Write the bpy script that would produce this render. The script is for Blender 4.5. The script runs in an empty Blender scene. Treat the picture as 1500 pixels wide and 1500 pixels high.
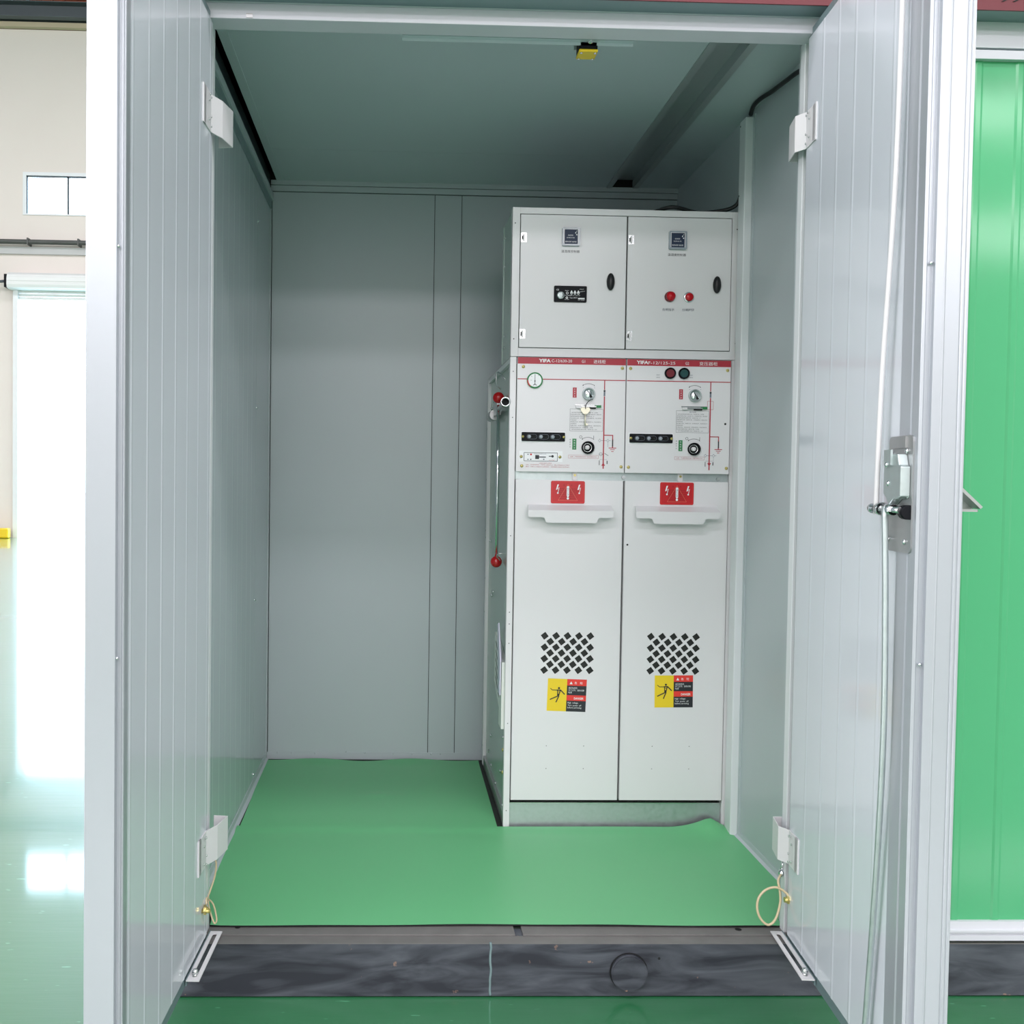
import bpy, bmesh, math, random
from mathutils import Vector, Matrix
random.seed(4)
S = bpy.context.scene
COL = S.collection
R = math.radians

# ------------------------------------------------------------------ camera
cam_d = bpy.data.cameras.new('camera'); cam = bpy.data.objects.new('camera', cam_d); COL.objects.link(cam)
S.camera = cam
cam_d.sensor_width = 36; cam_d.lens = 36.0; cam_d.shift_x = 0.08355; cam_d.clip_start = 0.05; cam_d.clip_end = 300
YAW, PITCH, ROLL = 0.029347, -0.030827, 0.013416
fw = Vector((math.sin(YAW)*math.cos(PITCH), math.cos(YAW)*math.cos(PITCH), math.sin(PITCH)))
rt = Vector((math.cos(YAW), -math.sin(YAW), 0)); up = rt.cross(fw)
rr = rt*math.cos(ROLL)+up*math.sin(ROLL); uu = -rt*math.sin(ROLL)+up*math.cos(ROLL)
M = Matrix((rr, uu, -fw)).transposed().to_4x4(); M.translation = Vector((0, -2.6824, 1.1835))
cam.matrix_world = M

# ------------------------------------------------------------------ world, lights, exposure
S.view_settings.view_transform = 'Standard'; S.view_settings.look = 'None'
S.view_settings.exposure = 0.32; S.view_settings.gamma = 1.0; S.view_settings.use_curve_mapping = False
S.cycles.use_denoising = True
S.cycles.max_bounces = 8; S.cycles.diffuse_bounces = 5; S.cycles.glossy_bounces = 4
S.cycles.sample_clamp_indirect = 6
W = bpy.data.worlds.new('world'); S.world = W; W.use_nodes = True
W.node_tree.nodes['Background'].inputs[0].default_value = (0.60, 0.80, 1.0, 1)
W.node_tree.nodes['Background'].inputs[1].default_value = 9.0

def area(name, loc, size, target_dir, L, col=(1, 1, 1)):
    d = bpy.data.lights.new(name, 'AREA'); d.shape = 'RECTANGLE'; d.size, d.size_y = size
    d.energy = L*math.pi*size[0]*size[1]; d.color = col
    o = bpy.data.objects.new(name, d); COL.objects.link(o); o.location = loc
    o.rotation_euler = Vector(target_dir).to_track_quat('-Z', 'Y').to_euler()
    return o
HZ = 11.6     # hall roof height
FL = -0.147   # hall floor level
LC = (1.0, 0.948, 1.0)
area('hall_window_daylight', (1.5, -17.8, 8.7), (26, .95), (0, 1, 0), 9.5, LC)
area('hall_window_daylight', (1.5, -17.8, 6.2), (26, .8), (0, 1, 0), 9.5, LC)
area('low_front_fill', (1.0, -17.8, 2.4), (7, 4.8), (0, 1, 0), 1.3, LC)  # added low fill to light the kiosk interior from the front
area('side_window_daylight', (-21.6, -9.0, 6.4), (15, 4.6), (1, 0, 0), 9.5, LC)
area('roof_skylight', (2, -11.0, HZ-.15), (26, 1.6), (0, 0, -1), 11.0, LC)
area('roof_skylight', (2, -5.0, HZ-.15), (26, 1.4), (0, 0, -1), 11.0, LC)
area('roof_skylight', (-2, 9.0, HZ-.15), (26, 2.4), (0, 0, -1), 9.5, LC)

# ------------------------------------------------------------------ materials
def lin(c):
    return tuple(((x/255)/12.92 if x/255 <= .04045 else ((x/255+.055)/1.055)**2.4) for x in c)+(1,)
MATS = {}
def mat(name, rgb, rough=.5, metal=0, spec=.5, coat=0, noise=0, nscale=8, bump=0, bscale=40, stretch=None, rvar=0, ior=None):
    m = bpy.data.materials.new(name); m.use_nodes = True; nt = m.node_tree; b = nt.nodes['Principled BSDF']
    c = lin(rgb)
    b.inputs['Base Color'].default_value = c; b.inputs['Roughness'].default_value = rough
    b.inputs['Metallic'].default_value = metal; b.inputs['Specular IOR Level'].default_value = spec
    b.inputs['Coat Weight'].default_value = coat; b.inputs['Coat Roughness'].default_value = .06
    if noise or bump or rvar:
        tc = nt.nodes.new('ShaderNodeTexCoord'); mp = nt.nodes.new('ShaderNodeMapping')
        nt.links.new(tc.outputs['Object'], mp.inputs[0])
        if stretch: mp.inputs['Scale'].default_value = stretch
        n = nt.nodes.new('ShaderNodeTexNoise'); n.inputs['Scale'].default_value = nscale; n.inputs['Detail'].default_value = 5
        nt.links.new(mp.outputs[0], n.inputs[0])
        if noise:
            mx = nt.nodes.new('ShaderNodeMix'); mx.data_type = 'RGBA'
            mx.inputs[6].default_value = tuple(max(0, x*(1-noise)) for x in c[:3])+(1,)
            mx.inputs[7].default_value = tuple(min(1, x*(1+noise)) for x in c[:3])+(1,)
            nt.links.new(n.outputs[0], mx.inputs[0]); nt.links.new(mx.outputs[2], b.inputs['Base Color'])
        if rvar:
            mr = nt.nodes.new('ShaderNodeMapRange'); mr.inputs[1].default_value = .3; mr.inputs[2].default_value = .7
            mr.inputs[3].default_value = max(.02, rough-rvar); mr.inputs[4].default_value = rough+rvar
            nt.links.new(n.outputs[0], mr.inputs[0]); nt.links.new(mr.outputs[0], b.inputs['Roughness'])
        if bump:
            n2 = nt.nodes.new('ShaderNodeTexNoise'); n2.inputs['Scale'].default_value = bscale; n2.inputs['Detail'].default_value = 3
            nt.links.new(mp.outputs[0], n2.inputs[0])
            bp = nt.nodes.new('ShaderNodeBump'); bp.inputs['Strength'].default_value = bump; bp.inputs['Distance'].default_value = .002
            nt.links.new(n2.outputs[0], bp.inputs['Height']); nt.links.new(bp.outputs[0], b.inputs['Normal'])
    MATS[name] = m
    return m
mat('wall_paint', (184, 193, 197), .34, spec=.5, noise=.03, nscale=3)
mat('rib_paint', (184, 194, 199), .16, spec=.55, noise=.02, nscale=3)
mat('ceil_paint', (188, 200, 204), .3, spec=.5, noise=.04, nscale=2)
mat('door_paint', (214, 218, 226), .13, spec=.6, bump=.05, bscale=5)
mat('alu', (178, 182, 189), .3, metal=.35, spec=.6, noise=.04, nscale=6, stretch=(1, 1, .1))
mat('alu_dark', (128, 148, 152), .4, metal=.3)
mat('frame_white', (226, 229, 232), .35)
mat('hinge_white', (224, 222, 224), .4)
mat('fascia_grey', (208, 208, 216), .45, noise=.03, nscale=4)
mat('cab_paint', (228, 227, 229), .34, spec=.45)
mat('cab_paint_shaded', (170, 188, 180), .22, spec=.5)  # same cabinet paint, darkened and greened for shade and reflections on its sides
mat('channel_steel', (176, 184, 186), .3, metal=.45)
mat('ledge_steel', (112, 110, 108), .5, noise=.25, nscale=14)
mat('galv', (190, 200, 200), .42, metal=.75, noise=.14, nscale=70, rvar=.1)
mat('zinc', (205, 208, 208), .25, metal=.9)
mat('key_metal', (232, 226, 205), .3, metal=.4)
mat('sign_line', (226, 128, 104), .4)
mat('gap_shade', (44, 56, 60), .6)  # shade of the recess above the left wall, put into the colour
mat('zinc_flat', (180, 181, 182), .35, metal=.8, noise=.08, nscale=20)
mat('chrome', (225, 228, 230), .12, metal=1)
mat('brass', (205, 190, 120), .3, metal=.8)
mat('black_gap', (14, 16, 18), .7)
mat('black_plastic', (18, 19, 24), .5, spec=.15)
mat('black_rubber', (18, 18, 22), .45)
mat('dark_inside', (40, 44, 40), .6, noise=.2, nscale=12)
mat('red_print', (176, 44, 60), .45)
mat('red_sign', (196, 30, 38), .35)
mat('red_ball', (188, 16, 24), .18, spec=.6)
mat('red_lamp', (196, 6, 26), .3)
mat('red_lamp_dim', (120, 40, 48), .3)
mat('green_lamp_dim', (34, 78, 78), .3)
mat('dark_red_print', (110, 22, 28), .5)
mat('orange_red', (232, 60, 52), .45)
mat('green_print', (44, 128, 74), .45)
mat('yellow_print', (240, 208, 40), .45)
mat('yellow_plastic', (238, 200, 20), .4)
mat('white_print', (240, 242, 244), .5)
mat('ink', (38, 40, 46), .5)
mat('ink_grey', (110, 116, 128), .5)
mat('clear_cover', (158, 166, 176), .15, spec=.6)
mat('screen', (48, 58, 80), .4, spec=.2)
mat('paper', (222, 220, 238), .6)
mat('pocket_white', (228, 232, 226), .3)
mat('mat_green', (104, 186, 128), .40, spec=.4, noise=.03, nscale=2, bump=.12, bscale=6)
mat('wall_green', (84, 172, 122), .10, spec=.28, bump=.8, bscale=3, stretch=(1, 1, .6))
mat('roof_red', (98, 24, 34), .5)
mat('cable_beige', (206, 176, 140), .4)
mat('strap_clear', (214, 196, 160), .3)
mat('hall_paint', (228, 220, 214), .8, noise=.04, nscale=.6)
mat('hall_band', (190, 192, 192), .7)
mat('steel_beam_dark', (84, 92, 98), .6)
mat('tan_ledge', (190, 178, 152), .7)
mat('brick_red', (150, 74, 52), .85, noise=.25, nscale=5)
mat('roof_sheet', (150, 160, 166), .6)
mat('shutter_white', (226, 228, 228), .4)
mat('pipe_dark', (74, 76, 74), .5, noise=.3, nscale=3)
mat('concrete', (200, 200, 196), .9)

def steel_mat():
    m = bpy.data.materials.new('worn_black_steel'); m.use_nodes = True; nt = m.node_tree; b = nt.nodes['Principled BSDF']
    tc = nt.nodes.new('ShaderNodeTexCoord')
    mp = nt.nodes.new('ShaderNodeMapping'); mp.inputs['Scale'].default_value = (1.2, 1, 6)
    nt.links.new(tc.outputs['Object'], mp.inputs[0])
    n = nt.nodes.new('ShaderNodeTexNoise'); n.inputs['Scale'].default_value = 3.2; n.inputs['Detail'].default_value = 7; n.inputs['Distortion'].default_value = 1.2
    nt.links.new(mp.outputs[0], n.inputs[0])
    cr = nt.nodes.new('ShaderNodeValToRGB'); e = cr.color_ramp.elements
    e[0].position = .35; e[0].color = lin((44, 46, 54)); e[1].position = .72; e[1].color = lin((92, 96, 104))
    nt.links.new(n.outputs[0], cr.inputs[0])
    n2 = nt.nodes.new('ShaderNodeTexNoise'); n2.inputs['Scale'].default_value = 26; n2.inputs['Detail'].default_value = 4
    nt.links.new(tc.outputs['Object'], n2.inputs[0])
    c2 = nt.nodes.new('ShaderNodeValToRGB'); f = c2.color_ramp.elements
    f[0].position = .70; f[0].color = (0, 0, 0, 1); f[1].position = .76; f[1].color = (1, 1, 1, 1)
    nt.links.new(n2.outputs[0], c2.inputs[0])
    mx = nt.nodes.new('ShaderNodeMix'); mx.data_type = 'RGBA'; mx.inputs[7].default_value = lin((168, 132, 112))
    nt.links.new(c2.outputs[0], mx.inputs[0]); nt.links.new(cr.outputs[0], mx.inputs[6]); nt.links.new(mx.outputs[2], b.inputs['Base Color'])
    b.inputs['Roughness'].default_value = .45; b.inputs['Specular IOR Level'].default_value = .3
    MATS['steel'] = m
steel_mat()

def floor_mat():
    m = bpy.data.materials.new('epoxy_floor'); m.use_nodes = True; nt = m.node_tree; b = nt.nodes['Principled BSDF']
    tc = nt.nodes.new('ShaderNodeTexCoord')
    n = nt.nodes.new('ShaderNodeTexNoise'); n.inputs['Scale'].default_value = 1.1; n.inputs['Detail'].default_value = 6
    nt.links.new(tc.outputs['Object'], n.inputs[0])
    cr = nt.nodes.new('ShaderNodeValToRGB'); e = cr.color_ramp.elements
    e[0].position = .3; e[0].color = lin((40, 112, 70)); e[1].position = .75; e[1].color = lin((56, 130, 84))
    nt.links.new(n.outputs[0], cr.inputs[0])
    v = nt.nodes.new('ShaderNodeTexNoise'); v.inputs['Scale'].default_value = 16; v.inputs['Detail'].default_value = 2
    mp = nt.nodes.new('ShaderNodeMapping'); mp.inputs['Scale'].default_value = (1, 4, 1); mp.inputs['Rotation'].default_value = (0, 0, .6)
    nt.links.new(tc.outputs['Object'], mp.inputs[0]); nt.links.new(mp.outputs[0], v.inputs[0])
    c2 = nt.nodes.new('ShaderNodeValToRGB'); f = c2.color_ramp.elements
    f[0].position = .73; f[0].color = (0, 0, 0, 1); f[1].position = .76; f[1].color = (1, 1, 1, 1)
    nt.links.new(v.outputs[0], c2.inputs[0])
    mx = nt.nodes.new('ShaderNodeMix'); mx.data_type = 'RGBA'; mx.inputs[7].default_value = lin((96, 176, 132))
    nt.links.new(c2.outputs[0], mx.inputs[0]); nt.links.new(cr.outputs[0], mx.inputs[6]); nt.links.new(mx.outputs[2], b.inputs['Base Color'])
    mr = nt.nodes.new('ShaderNodeMapRange'); mr.inputs[3].default_value = .30; mr.inputs[4].default_value = .44; b.inputs['Coat Weight'].default_value = 1; b.inputs['Coat IOR'].default_value = 1.8; b.inputs['Coat Roughness'].default_value = .06
    nt.links.new(n.outputs[0], mr.inputs[0]); nt.links.new(mr.outputs[0], b.inputs['Roughness'])
    n3 = nt.nodes.new('ShaderNodeTexNoise'); n3.inputs['Scale'].default_value = 4; n3.inputs['Detail'].default_value = 6
    mp3 = nt.nodes.new('ShaderNodeMapping'); mp3.inputs['Scale'].default_value = (1, 9, 1); mp3.inputs['Rotation'].default_value = (0, 0, -.5)
    nt.links.new(tc.outputs['Object'], mp3.inputs[0]); nt.links.new(mp3.outputs[0], n3.inputs[0])
    bp = nt.nodes.new('ShaderNodeBump'); bp.inputs['Strength'].default_value = .2; bp.inputs['Distance'].default_value = .004
    nt.links.new(n3.outputs[0], bp.inputs['Height']); nt.links.new(bp.outputs[0], b.inputs['Normal'])
    b.inputs['Specular IOR Level'].default_value = 1.0
    MATS['epoxy'] = m
floor_mat()

def glass_mat():
    m = bpy.data.materials.new('window_glass'); m.use_nodes = True; nt = m.node_tree
    nt.nodes.remove(nt.nodes['Principled BSDF']); out = nt.nodes['Material Output']
    t = nt.nodes.new('ShaderNodeBsdfTransparent'); g = nt.nodes.new('ShaderNodeBsdfGlossy'); g.inputs['Roughness'].default_value = .02
    mx = nt.nodes.new('ShaderNodeMixShader'); mx.inputs[0].default_value = .06
    nt.links.new(t.outputs[0], mx.inputs[1]); nt.links.new(g.outputs[0], mx.inputs[2]); nt.links.new(mx.outputs[0], out.inputs[0])
    MATS['glass'] = m
glass_mat()

# ------------------------------------------------------------------ mesh builder
_font_cache = {}
class MB:
    def __init__(s, m='cab_paint'):
        s.v = []; s.f = []; s.mi = []; s.ms = [m]; s.cur = 0; s.sm = []
    def m(s, name):
        if name not in s.ms: s.ms.append(name)
        s.cur = s.ms.index(name); return s
    def add(s, vs, fs, smooth=False):
        o = len(s.v); s.v += [tuple(p) for p in vs]
        for f in fs: s.f.append(tuple(o+i for i in f)); s.mi.append(s.cur); s.sm.append(smooth)
        return s
    def box(s, x0, x1, y0, y1, z0, z1):
        x0, x1 = sorted((x0, x1)); y0, y1 = sorted((y0, y1)); z0, z1 = sorted((z0, z1))
        vs = [(x0, y0, z0), (x1, y0, z0), (x1, y1, z0), (x0, y1, z0), (x0, y0, z1), (x1, y0, z1), (x1, y1, z1), (x0, y1, z1)]
        return s.add(vs, [(0, 3, 2, 1), (4, 5, 6, 7), (0, 1, 5, 4), (1, 2, 6, 5), (2, 3, 7, 6), (3, 0, 4, 7)])
    def prism(s, poly, a0, a1, axis='z'):
        # polygon (two coords) extruded along axis
        n = len(poly)
        def P(p, a):
            return {'z': (p[0], p[1], a), 'y': (p[0], a, p[1]), 'x': (a, p[0], p[1])}[axis]
        vs = [P(p, a0) for p in poly]+[P(p, a1) for p in poly]
        fs = [tuple(range(n))[::-1], tuple(range(n, 2*n))]+[(i, (i+1) % n, n+(i+1) % n, n+i) for i in range(n)]
        return s.add(vs, fs)
    def sheet(s, path, z0, z1, t, axis='z'):
        # open polyline with thickness t (offset along its left normal), extruded
        pts = [Vector(p) for p in path]; off = []
        for i, p in enumerate(pts):
            d = (pts[min(i+1, len(pts)-1)]-pts[max(i-1, 0)]).normalized()
            off.append(p+Vector((-d.y, d.x))*t)
        n = len(pts)
        def P(p, a): return {'z': (p[0], p[1], a), 'y': (p[0], a, p[1]), 'x': (a, p[0], p[1])}[axis]
        vs = [P(p, z0) for p in pts]+[P(p, z1) for p in pts]+[P(p, z0) for p in off]+[P(p, z1) for p in off]
        fs = []
        for i in range(n-1):
            fs += [(i, i+1, n+i+1, n+i), (2*n+i+1, 2*n+i, 3*n+i, 3*n+i+1), (i+1, i, 2*n+i, 2*n+i+1), (n+i, n+i+1, 3*n+i+1, 3*n+i)]
        fs += [(0, n, 3*n, 2*n), (n-1, 3*n-1, 4*n-1, 2*n-1)]
        return s.add(vs, fs)
    def cyl(s, p0, p1, r, n=16, r1=None, smooth=True, cap=True):
        p0, p1 = Vector(p0), Vector(p1); d = (p1-p0).normalized(); a = d.orthogonal().normalized(); b = d.cross(a)
        r1 = r if r1 is None else r1
        vs = [p0+(a*math.cos(2*math.pi*i/n)+b*math.sin(2*math.pi*i/n))*r for i in range(n)]
        vs += [p1+(a*math.cos(2*math.pi*i/n)+b*math.sin(2*math.pi*i/n))*r1 for i in range(n)]
        s.add(vs, [(i, (i+1) % n, n+(i+1) % n, n+i) for i in range(n)], smooth)
        if cap:
            o = len(s.v)-2*n
            for f in (tuple(o+i for i in range(n))[::-1], tuple(o+n+i for i in range(n))):
                s.f.append(f); s.mi.append(s.cur); s.sm.append(False)
        return s
    def lathe(s, c, prof, axis=(0, -1, 0), n=24):
        # prof: (r, h) along axis from c
        c = Vector(c); d = Vector(axis).normalized(); a = d.orthogonal().normalized(); b = d.cross(a); k = len(prof)
        vs = []
        for r, h in prof:
            for i in range(n):
                t = 2*math.pi*i/n; vs.append(c+d*h+(a*math.cos(t)+b*math.sin(t))*max(r, 1e-5))
        fs = [(j*n+i, j*n+(i+1) % n, (j+1)*n+(i+1) % n, (j+1)*n+i) for j in range(k-1) for i in range(n)]
        return s.add(vs, fs, True)
    def sph(s, c, r, n=16, sc=(1, 1, 1)):
        c = Vector(c); k = n//2; vs = []
        for j in range(k+1):
            ph = math.pi*j/k
            for i in range(n):
                t = 2*math.pi*i/n
                vs.append((c.x+r*sc[0]*math.sin(ph)*math.cos(t), c.y+r*sc[1]*math.sin(ph)*math.sin(t), c.z+r*sc[2]*math.cos(ph)))
        return s.add(vs, [(j*n+i, (j+1)*n+i, (j+1)*n+(i+1) % n, j*n+(i+1) % n) for j in range(k) for i in range(n)], True)
    def tube(s, pts, r, n=10, sub=6):
        P = [Vector(p) for p in pts]; Q = []
        for i in range(len(P)-1):
            a, b, c, d = P[max(i-1, 0)], P[i], P[i+1], P[min(i+2, len(P)-1)]
            for k in range(sub):
                t = k/sub; Q.append(.5*((2*b)+(c-a)*t+(2*a-5*b+4*c-d)*t*t+(3*b-a-3*c+d)*t**3))
        Q.append(P[-1]); nrm = None; vs = []
        for i, q in enumerate(Q):
            d = (Q[min(i+1, len(Q)-1)]-Q[max(i-1, 0)]).normalized()
            nrm = d.orthogonal().normalized() if nrm is None else (nrm-d*nrm.dot(d)).normalized()
            b = d.cross(nrm)
            for j in range(n):
                t = 2*math.pi*j/n; vs.append(q+(nrm*math.cos(t)+b*math.sin(t))*r)
        k = len(Q); fs = [(i*n+j, i*n+(j+1) % n, (i+1)*n+(j+1) % n, (i+1)*n+j) for i in range(k-1) for j in range(n)]
        fs += [tuple(range(n))[::-1], tuple(range((k-1)*n, k*n))]
        return s.add(vs, fs, True)
    # flat print on the plane y=yy (facing -y): polygon, line, ring, text
    def pp(s, poly, yy=-.0008):
        return s.add([(p[0], yy, p[1]) for p in poly], [tuple(range(len(poly)))])
    def pr(s, u0, u1, z0, z1, yy=-.0008): return s.pp([(u0, z0), (u1, z0), (u1, z1), (u0, z1)], yy)
    def ln(s, a, b, w, yy=-.0008):
        a, b = Vector(a), Vector(b); d = (b-a).normalized(); n = Vector((-d.y, d.x))*w/2
        return s.pp([a-n, b-n, b+n, a+n], yy)
    def arc(s, c, r, a0, a1, w, yy=-.0008, n=16):
        for i in range(n):
            t0, t1 = R(a0+(a1-a0)*i/n), R(a0+(a1-a0)*(i+1)/n)
            s.pp([(c[0]+(r-w/2)*math.cos(t0), c[1]+(r-w/2)*math.sin(t0)), (c[0]+(r+w/2)*math.cos(t0), c[1]+(r+w/2)*math.sin(t0)),
                  (c[0]+(r+w/2)*math.cos(t1), c[1]+(r+w/2)*math.sin(t1)), (c[0]+(r-w/2)*math.cos(t1), c[1]+(r-w/2)*math.sin(t1))], yy)
        return s
    def disc(s, c, r, yy=-.0008, n=20):
        return s.pp([(c[0]+r*math.cos(2*math.pi*i/n), c[1]+r*math.sin(2*math.pi*i/n)) for i in range(n)], yy)
    def text(s, body, u, z, h, w=None, yy=-.0008, align='L', bold=0, rot=0):
        # h: full glyph height, w: total width, (u, z): lower left (or centre when align='C')
        key = (body, bold)
        if key not in _font_cache:
            c = bpy.data.curves.new('t', 'FONT'); c.body = body; c.size = 1; c.offset = bold; c.resolution_u = 2
            o = bpy.data.objects.new('t', c); COL.objects.link(o)
            bpy.context.view_layer.update()
            me = o.evaluated_get(bpy.context.evaluated_depsgraph_get()).to_mesh()
            vs = [tuple(v.co) for v in me.vertices]; fs = [tuple(p.vertices) for p in me.polygons]
            o.evaluated_get(bpy.context.evaluated_depsgraph_get()).to_mesh_clear()
            bpy.data.objects.remove(o); bpy.data.curves.remove(c)
            _font_cache[key] = (vs, fs)
        vs, fs = _font_cache[key]
        if not vs: return s
        x0 = min(v[0] for v in vs); x1 = max(v[0] for v in vs); y0 = min(v[1] for v in vs); y1 = max(v[1] for v in vs)
        k = h/(y1-y0); kx = (w/(x1-x0)) if w else k; tw = (x1-x0)*kx
        ox = -tw/2 if align == 'C' else 0; oz = -h/2 if align == 'C' else 0
        ca, sa = math.cos(rot), math.sin(rot); out = []
        for v in vs:
            a, b = (v[0]-x0)*kx+ox, (v[1]-y0)*k+oz
            out.append((u+a*ca-b*sa, yy, z+a*sa+b*ca))
        return s.add(out, fs)
    def build(s, name, parent=None, loc=None, bevel=0, label=None):
        me = bpy.data.meshes.new(name); me.from_pydata(s.v, [], s.f)
        for n in s.ms: me.materials.append(MATS[n])
        me.polygons.foreach_set('material_index', s.mi); me.polygons.foreach_set('use_smooth', s.sm)
        me.update()
        o = bpy.data.objects.new(name, me); COL.objects.link(o)
        if parent: o.parent = parent
        if loc: o.location = loc
        if bevel:
            b = o.modifiers.new('bevel', 'BEVEL'); b.width = bevel; b.segments = 2; b.limit_method = 'ANGLE'; b.angle_limit = R(40)
        if label: o['label'] = label
        return o

def fixn(o):
    bm = bmesh.new(); bm.from_mesh(o.data); bmesh.ops.recalc_face_normals(bm, faces=bm.faces); bm.to_mesh(o.data); bm.free(); return o
def thing(name, label, cat, loc=(0, 0, 0), rz=0, group=None):
    o = bpy.data.objects.new(name, None); COL.objects.link(o); o.location = loc; o.rotation_euler = (0, 0, rz)
    o.empty_display_size = .1; return tag(o, label, cat, group)
def tag(o, label, cat, group=None, kind=None):
    o['label'] = label; o['category'] = cat
    if group: o['group'] = group
    if kind: o['kind'] = kind
    return o
def struct(o, label, cat):
    return tag(o, label, cat, kind='structure')
def copy_obj(o, parent, loc=None):
    c = o.copy(); COL.objects.link(c); c.parent = parent
    if loc: c.location = loc
    return c

def plate_holes(outer, holes, t):
    """flat plate in x/z with real holes, front face at y=0, thickness t towards +y"""
    c = bpy.data.curves.new('p', 'CURVE'); c.dimensions = '2D'; c.fill_mode = 'BOTH'; c.extrude = t/2
    for poly in [outer]+holes:
        sp = c.splines.new('POLY'); sp.points.add(len(poly)-1)
        for q, p in zip(sp.points, poly): q.co = (p[0], p[1], 0, 1)
        sp.use_cyclic_u = True
    o = bpy.data.objects.new('p', c); COL.objects.link(o); bpy.context.view_layer.update()
    e = o.evaluated_get(bpy.context.evaluated_depsgraph_get()); me = e.to_mesh()
    vs = [(v.co.x, t/2-v.co.z, v.co.y) for v in me.vertices]; fs = [tuple(p.vertices) for p in me.polygons]
    e.to_mesh_clear(); bpy.data.objects.remove(o); bpy.data.curves.remove(c)
    return vs, fs
def rrect(x0, x1, z0, z1, r, n=4):
    out = []
    for cx, cz, a in ((x1-r, z1-r, 0), (x0+r, z1-r, 90), (x0+r, z0+r, 180), (x1-r, z0+r, 270)):
        for i in range(n+1):
            t = R(a+90*i/n); out.append((cx+r*math.cos(t), cz+r*math.sin(t)))
    return out

# ================================================================== HALL (far surroundings)
YH = 19.4; XWL, XWR, YR = -22, 24, -18
o = MB('epoxy').box(XWL, XWR, YR, YH+.3, FL-.2, FL).build('floor'); struct(o, 'glossy green epoxy floor of the factory hall', 'floor')
o = MB('concrete').box(XWL-30, XWR+30, YH+.3, YH+60, FL-.25, FL-.02).build('ground'); struct(o, 'pale concrete yard beyond the open roller door', 'ground')
# far wall with window and gate openings
wx0, wx1, wz0, wz1 = -7.97, -4.3, 6.68, 7.58
gx0, gx1, gz1 = -8.02, -3.2, 5.07
b = MB('hall_paint')
b.box(XWL, gx0, YH, YH+.3, FL, 10.55).box(gx1, XWR, YH, YH+.3, FL, 10.55).box(gx0, gx1, YH, YH+.3, gz1, wz0)
b.box(wx1, gx1, YH, YH+.3, wz0, wz1).box(gx0, wx0, YH, YH+.3, wz0, wz1).box(gx0, gx1, YH, YH+.3, wz1, 10.55)
b.m('brick_red').box(XWL, XWR, YH+.06, YH+.3, 10.55, HZ).m('hall_paint')
wf = b.build('wall_far'); struct(wf, 'cream plastered far wall of the hall with brick strip under the roof', 'wall')
bk = MB('brick_red').box(-.118, .118, -.05, .0, -.048, .048).build('brick', wf, (-9.1, YH+.05, 11.02))
for r_ in range(5):
    for i in range(20):
        if r_ == 0 and i == 0: continue
        copy_obj(bk, wf, (-9.1+.25*i+(.125 if r_ % 2 else 0), YH+.05+random.uniform(-.01, .01), 11.02+.112*r_))
o = MB('tan_ledge').box(XWL, XWR, YH-.12, YH, 10.56, 10.66).build('ledge', wf)
b = MB('steel_beam_dark').box(XWL, XWR, YH-.35, YH+.05, 10.68, 10.70).box(XWL, XWR, YH-.17, YH-.13, 10.68, 11.0).box(XWL, XWR, YH-.35, YH+.05, 10.98, 11.0)
tag(b.build('crane_beam'), 'dark grey steel beam along the top of the far hall wall', 'beam')
b = MB('alu_dark').box(-.03, .03, -.03, .03, 0, 1.2); o = b.build('roof_brace', None, (-7.75, YH-.3, 11.0)); o.rotation_euler = (0, R(-40), 0)
tag(o, 'short grey diagonal brace above the dark crane beam', 'brace')
# window_1
b = MB('frame_white').box(wx0, wx1, YH-.02, YH+.05, wz1-.07, wz1).box(wx0, wx0+.07, YH-.02, YH+.05, wz0+.03, wz1-.07).box(wx0, wx1, YH-.02, YH+.05, wz0, wz0+.03)
win = b.build('window_1'); struct(win, 'small high window with thin dark mullion in the far hall wall', 'window')
b = MB('steel_beam_dark')
for xx in (-7.9, -7.03, -6.1, -5.2, -4.37): b.box(xx-.02, xx+.02, YH+.0, YH+.04, wz0+.03, wz1-.07)
b.box(-7.9, -4.37, YH, YH+.04, wz1-.1, wz1-.07).build('mullion', win)
MB('glass').box(-7.9, -4.37, YH+.02, YH+.025, wz0+.03, wz1-.09).build('pane', win)
# pipe and band
pp_ = thing('conduit_pipe', 'dark pipe run along the hall wall above the roller door', 'pipe', (-8, YH-.17, 6.08))
MB('pipe_dark').cyl((-14, 0, 0), (11, 0, 0), .05, 12).build('pipe', pp_)
b0 = MB('pipe_dark').box(-.015, .015, -.06, .165, -.065, .075).build('clamp', pp_, (-1.9, 0, 0))
for i in range(1, 7): copy_obj(b0, pp_, (-1.9+1.05*i, 0, 0))
tag(MB('hall_band').box(XWL, XWR, YH-.06, YH, 5.85, 6.0).build('wall_ledge'), 'pale grey horizontal ledge right under the hall pipe', 'ledge')
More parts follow.
